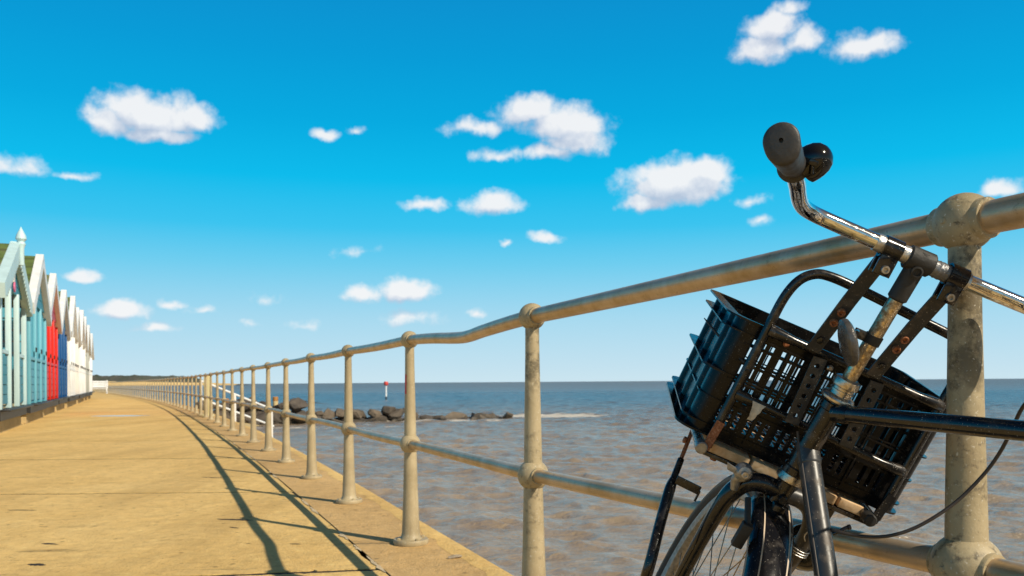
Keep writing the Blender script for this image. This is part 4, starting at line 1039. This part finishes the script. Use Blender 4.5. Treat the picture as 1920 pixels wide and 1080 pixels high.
# ------------------------------------------------------------------ plastic crate on the carrier
def make_crate():
    u0, u1, w0, w1 = -.171, .206, .114, .402; v1, v0 = -.178, -.379; rc = .026; t = .0026
    cu, cw = (u0+u1)/2, (w0+w1)/2; hu, hw = (u1-u0)/2, (w1-w0)/2
    root = empty('plastic_crate', R(cu, v0, cw), 'black slotted plastic crate carried on the front carrier of the bicycle', 'crate')
    Ls, Ld = 2*(hu-rc), 2*(hw-rc); arc = PI/2*rc
    def at(p, off):
        """perimeter position, starting at the left end of the near side going right -> point and outward offset"""
        seg = [('n',Ls),('c0',arc),('r',Ld),('c1',arc),('f',Ls),('c2',arc),('l',Ld),('c3',arc)]
        tot = sum(s[1] for s in seg); p = p % tot
        for nm, L in seg:
            if p <= L+1e-9: break
            p -= L
        r = rc+off
        if nm == 'n': return (-hu+rc+p, -hw-off)
        if nm == 'r': return (hu+off, -hw+rc+p)
        if nm == 'f': return (hu-rc-p, hw+off)
        if nm == 'l': return (-hu-off, hw-rc-p)
        a = p/rc; c, a0 = {'c0':((hu-rc,-hw+rc),-PI/2),'c1':((hu-rc,hw-rc),0),'c2':((-hu+rc,hw-rc),PI/2),'c3':((-hu+rc,-hw+rc),PI)}[nm]
        return (c[0]+r*math.cos(a0+a), c[1]+r*math.sin(a0+a))
    def pt(p, v, off): a, b = at(p, off); return R(cu+a, v, cw+b)
    # columns: slots in threes along the straight sides
    cols = []; start = 0.0                                        # (p0, p1, is_slot, side)
    for nm, L in (('n',Ls),('c0',arc),('r',Ld),('c1',arc),('f',Ls),('c2',arc),('l',Ld),('c3',arc)):
        if nm[0] == 'c':
            for k in range(7): cols.append((start+L*k/7, start+L*(k+1)/7, False, nm))
        else:
            sw = .0076 if nm != 'f' else .0122; gap = .0148-sw; mrg = .012; x = mrg; i = 0; items = []
            if nm in 'lr': cols += [(start, start+L, False, nm)]; start += L; continue
            if nm == 'r': mrg = x = .02
            while x+sw < L-mrg:
                items.append((x, x+sw)); x += sw+gap; i += 1
                if i % 3 == 0: x += .0062 if nm == 'n' else .002
            prev = 0.0; sh = (L-mrg-items[-1][1])/2*0
            for a, b in items: cols += [(start+prev, start+a+sh, False, nm), (start+a+sh, start+b+sh, True, nm)]; prev = b+sh
            cols.append((start+prev, start+L, False, nm))
        start += L
    H = v1-v0
    rows = [(0,.026,0),(.026,.058,2),(.058,.072,0),(.072,.099,1),(.099,.104,0),(.104,.131,1),(.131,.136,0),(.136,.162,1),(.162,.167,0),(.167,.176,3),(.176,H,0)]
    m = MB(); ids = {}
    def vid(ci, ri, o):
        key = (ci, ri, o)
        if key not in ids:
            p = cols[ci][0] if ci < len(cols) else start; v = v0+(rows[ri][0] if ri < len(rows) else H)
            ids[key] = len(m.v); m.v.append(tuple(pt(p % start, v, -t*o)))
        return ids[key]
    nc = len(cols); hole = lambda c, r: cols[c % nc][2] and rows[r][2] > 0 if 0 <= r < len(rows) else True
    for c in range(nc):
        c2 = (c+1) % nc
        for r in range(len(rows)):
            if hole(c, r): continue
            A = lambda cc, rr, o: vid(cc, rr, o)
            m.f.append((A(c,r,0),A(c2,r,0),A(c2,r+1,0),A(c,r+1,0))); m.sm.append(False)
            m.f.append((A(c,r,1),A(c,r+1,1),A(c2,r+1,1),A(c2,r,1))); m.sm.append(False)
            if r == 0 or hole(c, r-1): m.f.append((A(c,r,0),A(c,r,1),A(c2,r,1),A(c2,r,0))); m.sm.append(False)
            if r == len(rows)-1 or hole(c, r+1): m.f.append((A(c,r+1,0),A(c2,r+1,0),A(c2,r+1,1),A(c,r+1,1))); m.sm.append(False)
            if hole((c-1) % nc, r): m.f.append((A(c,r,0),A(c,r+1,0),A(c,r+1,1),A(c,r,1))); m.sm.append(False)
            if hole(c2, r): m.f.append((A(c2,r,0),A(c2,r,1),A(c2,r+1,1),A(c2,r+1,0))); m.sm.append(False)
    m.build('crate_wall', M['black_crate_plastic'], root)
    # rims and ribs all the way round: thin flanges standing proud of the wall
    def flange(v, out, th, name, lip=0.0, fin=0.0):
        n = 220; mb = MB(); prof = [(-.0008,-th/2),(out,-th/2),(out,th/2),(-.0008,th/2)]
        if lip: prof = [(-.0008,-th/2),(out,-th/2),(out,-th/2-lip),(out+.0022,-th/2-lip),(out+.0022,th/2),(-.0036,th/2),(-.0036,-th/2)]
        vs = []; K = len(prof)
        for i in range(n):
            x, z = at(start*i/n, 0.0); g = fin*(1.0 if x < 0 else .15)*max(0.0, min(1.0, (abs(x)-(hu-rc*.75))/(rc*.70)))
            vs += [pt(start*i/n, v+h, o+(g if o > .003 else 0)) for o, h in prof]
        mb.add(vs, [(i*K+j,i*K+(j+1)%K,((i+1)%n)*K+(j+1)%K,((i+1)%n)*K+j) for i in range(n) for j in range(K)], False); mb.build(name, M['black_crate_plastic'], root)
    flange(v1, .0060, .0030, 'top_rim', 0, .013); flange(v1-.021, .0040, .0022, 'side_rib', 0, .015); flange(v1-.093, .0040, .0024, 'side_rib', 0, .015); flange(v0+.062, .0040, .0022, 'side_rib'); flange(v0+.018, .0040, .0024, 'side_rib', 0, .010); flange(v0+.002, .0060, .0036, 'bottom_rim', 0, .012)
    # thin rails between the slot rows of the near and far sides, flutes on the short sides
    for h in (.1025,.1345,.164):
        for w_, s_ in ((w0,-1),(w1,1)): MB().box(R(cu, v0+h, w_+s_*.0012), RA, (hu-rc,.0014,.0022)).build('slot_rail', M['black_crate_plastic'], root)
    for sd, s_ in ((u0,-1),(u1,1)):
        for k, wq in enumerate((w0+.052, w0+.144, w0+.236)):
            b = MB(); b.lathe(R(sd-s_*.012, v0+.004, wq), BV, [(.0180,0),(.0180,H-.004)], 32); b.build('flute', M['black_crate_plastic'], root)
    for a in (u0+.045, u0+.098, u1-.105, u1-.05):
        b = MB(); b.box(R(a, v0+.095, w0-.0018), RA, (.0016,.085,.0026)); b.build('face_rib', M['black_crate_plastic'], root)
    # hand-hold bar inside the long rims
    # open lattice floor
    b = MB(); n = 20
    for k in range(n+1): b.box(R(u0+.012+(u1-u0-.024)*k/n, v0+.006, cw), RA, (.0022,.0030,hw-.010))
    for k in range(8): b.box(R(cu, v0+.0055, w0+.014+(w1-w0-.028)*k/7), RA, (hu-.010,.0026,.0026))
    b.build('crate_floor', M['black_crate_plastic'], root)
    # cable ties holding it: one long tail sticking out at the left, one short bright tail
    b = MB(); b.tube(spline([R(-.118,-.245,.098), R(-.150,-.238,.125), R(-.178,-.226,.170), R(-.204,-.214,.215)], 6), [.0022]*15+[.0020,.0018,.0015,.0010], 6); b.tube([R(-.125,-.24,.112), R(-.125,-.252,.092)], .0042, 8); b.build('cable_tie', M['black_rubber'], root)
    for a, h in ((-.085,-.189),(-.005,-.197)):
        b = MB(); b.lathe(R(a,h,w0-.001), -BW, [(0,0),(.0052,0),(.0052,.004),(.003,.006),(0,.006)], 14); b.build('screw_head', M['rusty_bolt'] if a < -.05 else M['steel_bolt'], root)
make_crate()
# ------------------------------------------------------------------ sky, sun, camera
SUN = Vector((1.043,-.820,1.0)).normalized()
def make_sky():
    w = bpy.data.worlds.new('World'); SC.world = w; w.use_nodes = True; t = w.node_tree; t.nodes.clear()
    N = t.nodes.new; L = t.links.new
    def V(x, i, v):
        if isinstance(v, (int, float)): x.inputs[i].default_value = v
        elif isinstance(v, tuple): x.inputs[i].default_value = v
        else: L(v, x.inputs[i])
    def mth(op, a, b=0.0, clamp=False):
        x = N('ShaderNodeMath'); x.operation = op; x.use_clamp = clamp; V(x,0,a); V(x,1,b); return x.outputs[0]
    tc = N('ShaderNodeTexCoord').outputs['Generated']
    sp = N('ShaderNodeSeparateXYZ'); L(tc, sp.inputs[0])
    el = mth('ARCSINE', sp.outputs[2]); az = mth('ARCTAN2', sp.outputs[0], sp.outputs[1])
    sky = N('ShaderNodeTexSky'); sky.sky_type = 'NISHITA'; sky.sun_disc = False
    sky.sun_elevation = math.asin(SUN.z); sky.sun_rotation = math.atan2(SUN.x, SUN.y); sky.altitude = 10; sky.air_density = 1.0; sky.dust_density = .6; sky.ozone_density = 2.0
    def s2l(r, g, b):
        f = lambda c: (c/255/12.92 if c/255 <= .04045 else ((c/255+.055)/1.055)**2.4)
        return (f(r), f(g), f(b), 1)
    ramp = N('ShaderNodeValToRGB'); cr = ramp.color_ramp
    stops = SKY_STOPS
    while len(cr.elements) < len(stops): cr.elements.new(.5)
    for e, (p, c) in zip(cr.elements, stops): e.position = p; e.color = s2l(*c)
    L(mth('DIVIDE', el, math.radians(60), True), ramp.inputs[0])
    # clouds: (pixel-free) azimuth, elevation and half sizes in degrees, weight
    g = bpy.data.node_groups.new('cumulus', 'ShaderNodeTree')
    g.interface.new_socket('Vector', in_out='INPUT', socket_type='NodeSocketVector')
    g.interface.new_socket('Density', in_out='OUTPUT', socket_type='NodeSocketFloat')
    gi = g.nodes.new('NodeGroupInput'); go = g.nodes.new('NodeGroupOutput')
    def gn(typ, **kw):
        x = g.nodes.new(typ)
        for k, v in kw.items(): setattr(x, k, v)
        return x
    def gm(op, a, b=0.0, clamp=False):
        x = gn('ShaderNodeMath', operation=op); x.use_clamp = clamp
        for i, v in ((0,a),(1,b)):
            if isinstance(v, (int,float)): x.inputs[i].default_value = v
            else: g.links.new(v, x.inputs[i])
        return x.outputs[0]
    def gno(vec, sc, det, ro, col=False):
        x = gn('ShaderNodeTexNoise'); x.inputs['Scale'].default_value = sc; x.inputs['Detail'].default_value = det; x.inputs['Roughness'].default_value = ro
        g.links.new(vec, x.inputs['Vector']); return x.outputs['Color' if col else 'Fac']
    v0 = gi.outputs[0]
    wv = gn('ShaderNodeVectorMath', operation='SUBTRACT'); g.links.new(gno(v0, 22, 5, .55, True), wv.inputs[0]); wv.inputs[1].default_value = (.5,.5,.5)
    ws = gn('ShaderNodeVectorMath', operation='SCALE'); g.links.new(wv.outputs[0], ws.inputs[0]); ws.inputs['Scale'].default_value = .026
    wa = gn('ShaderNodeVectorMath', operation='ADD'); g.links.new(v0, wa.inputs[0]); g.links.new(ws.outputs[0], wa.inputs[1]); vec = wa.outputs[0]
    dens = None
    for (ca, ce, ra, re, am) in CLOUDS:
        mp = gn('ShaderNodeMapping'); ra, re, ca, ce = [math.radians(q) for q in (ra, re, ca, ce)]
        mp.inputs['Location'].default_value = (-ca/ra, -ce/re, 0); mp.inputs['Scale'].default_value = (1/ra, 1/re, 0)
        g.links.new(vec, mp.inputs[0]); fl = gn('ShaderNodeVectorMath', operation='MULTIPLY'); g.links.new(mp.outputs[0], fl.inputs[0]); fl.inputs[1].default_value = (-1,-1.3,0); mxv = gn('ShaderNodeVectorMath', operation='MAXIMUM'); g.links.new(mp.outputs[0], mxv.inputs[0]); g.links.new(fl.outputs[0], mxv.inputs[1])
        ln = gn('ShaderNodeVectorMath', operation='LENGTH'); g.links.new(mxv.outputs[0], ln.inputs[0])
        d = gm('MULTIPLY', gm('SUBTRACT', 1.0, ln.outputs['Value']), am)
        dens = d if dens is None else gm('MAXIMUM', dens, d)
    fb = gm('ADD', gm('MULTIPLY', gno(v0, 32, 8, .56), .92), gm('MULTIPLY', gno(v0, 95, 6, .58), .24))
    g.links.new(gm('ADD', dens, gm('MULTIPLY', gm('SUBTRACT', fb, .575), 1.15)), go.inputs[0])
    def cloud(dx, dy):
        cb = N('ShaderNodeCombineXYZ'); V(cb,0, mth('ADD', az, dx)); V(cb,1, mth('ADD', el, dy))
        x = N('ShaderNodeGroup'); x.node_tree = g; L(cb.outputs[0], x.inputs[0]); return x.outputs[0]
    d0 = cloud(0.0, 0.0); d1 = cloud(.006, .016)
    al = N('ShaderNodeMapRange'); al.interpolation_type = 'SMOOTHSTEP'; V(al,0,d0); al.inputs[1].default_value = -.04; al.inputs[2].default_value = .50; al.inputs[3].default_value = 0; al.inputs[4].default_value = .92
    lit = mth('ADD', .50, mth('MULTIPLY', mth('SUBTRACT', d0, d1), 1.0), True)
    cc = N('ShaderNodeValToRGB'); cr = cc.color_ramp; cr.elements[0].position = .12; cr.elements[0].color = s2l(188,200,220); cr.elements[1].position = .80; cr.elements[1].color = s2l(249,248,248)
    e = cr.elements.new(.5); e.color = s2l(224,228,237); L(lit, cc.inputs[0])
    def mx(f, a, b):
        x = N('ShaderNodeMix'); x.data_type = 'RGBA'; V(x,0,f); V(x,6,a); V(x,7,b); return x.outputs[2]
    # the ramp holds display values; x10 because the Background strength is 0.1
    sc = N('ShaderNodeVectorMath'); sc.operation = 'SCALE'; L(mx(al.outputs[0], ramp.outputs[0], cc.outputs[0]), sc.inputs[0]); sc.inputs['Scale'].default_value = 10.0
    bg = N('ShaderNodeBackground'); bg.inputs['Strength'].default_value = .1
    dt = N('ShaderNodeVectorMath'); dt.operation = 'DOT_PRODUCT'; L(tc, dt.inputs[0]); dt.inputs[1].default_value = tuple(SUN)
    gl = mth('POWER', mth('MAXIMUM', dt.outputs['Value'], 0.0), 3.0)
    hz = mx(mth('MULTIPLY', gl, .85), sc.outputs[0], (3.0, 2.3, 1.5, 1))      # bright warm haze round the sun, behind the viewer
    L(mx(.99, sky.outputs[0], hz), bg.inputs[0])
    out = N('ShaderNodeOutputWorld'); L(bg.outputs[0], out.inputs[0])
make_sky()
sl = bpy.data.lights.new('sun', 'SUN'); sl.energy = 5.0; sl.angle = math.radians(.55); sl.color = (1.0,.90,.72)
so = bpy.data.objects.new('sun', sl); COL.objects.link(so); so.rotation_euler = (-SUN).to_track_quat('-Z', 'Y').to_euler(); so.location = (8,-6,9)

cam = bpy.data.cameras.new('camera'); co = bpy.data.objects.new('camera', cam); COL.objects.link(co)
cam.sensor_width = 36; cam.lens = 36*1600/1920; cam.shift_y = 176.2/1920
co.location = (0,0,HC); co.rotation_euler = (Matrix.Rotation(math.radians(90),4,'X') @ Matrix.Rotation(-.0067,4,'Z')).to_euler()
cam.clip_start = .02; cam.clip_end = 100000
cam.dof.use_dof = True; cam.dof.focus_distance = 1.35; cam.dof.aperture_fstop = 13
SC.camera = co
SC.view_settings.view_transform = 'Standard'; SC.view_settings.look = 'None'; SC.view_settings.exposure = 0; SC.view_settings.gamma = 1
SC.cycles.use_denoising = True
try: SC.cycles.denoiser = 'OPENIMAGEDENOISE'
except Exception: pass
SC.cycles.max_bounces = 8
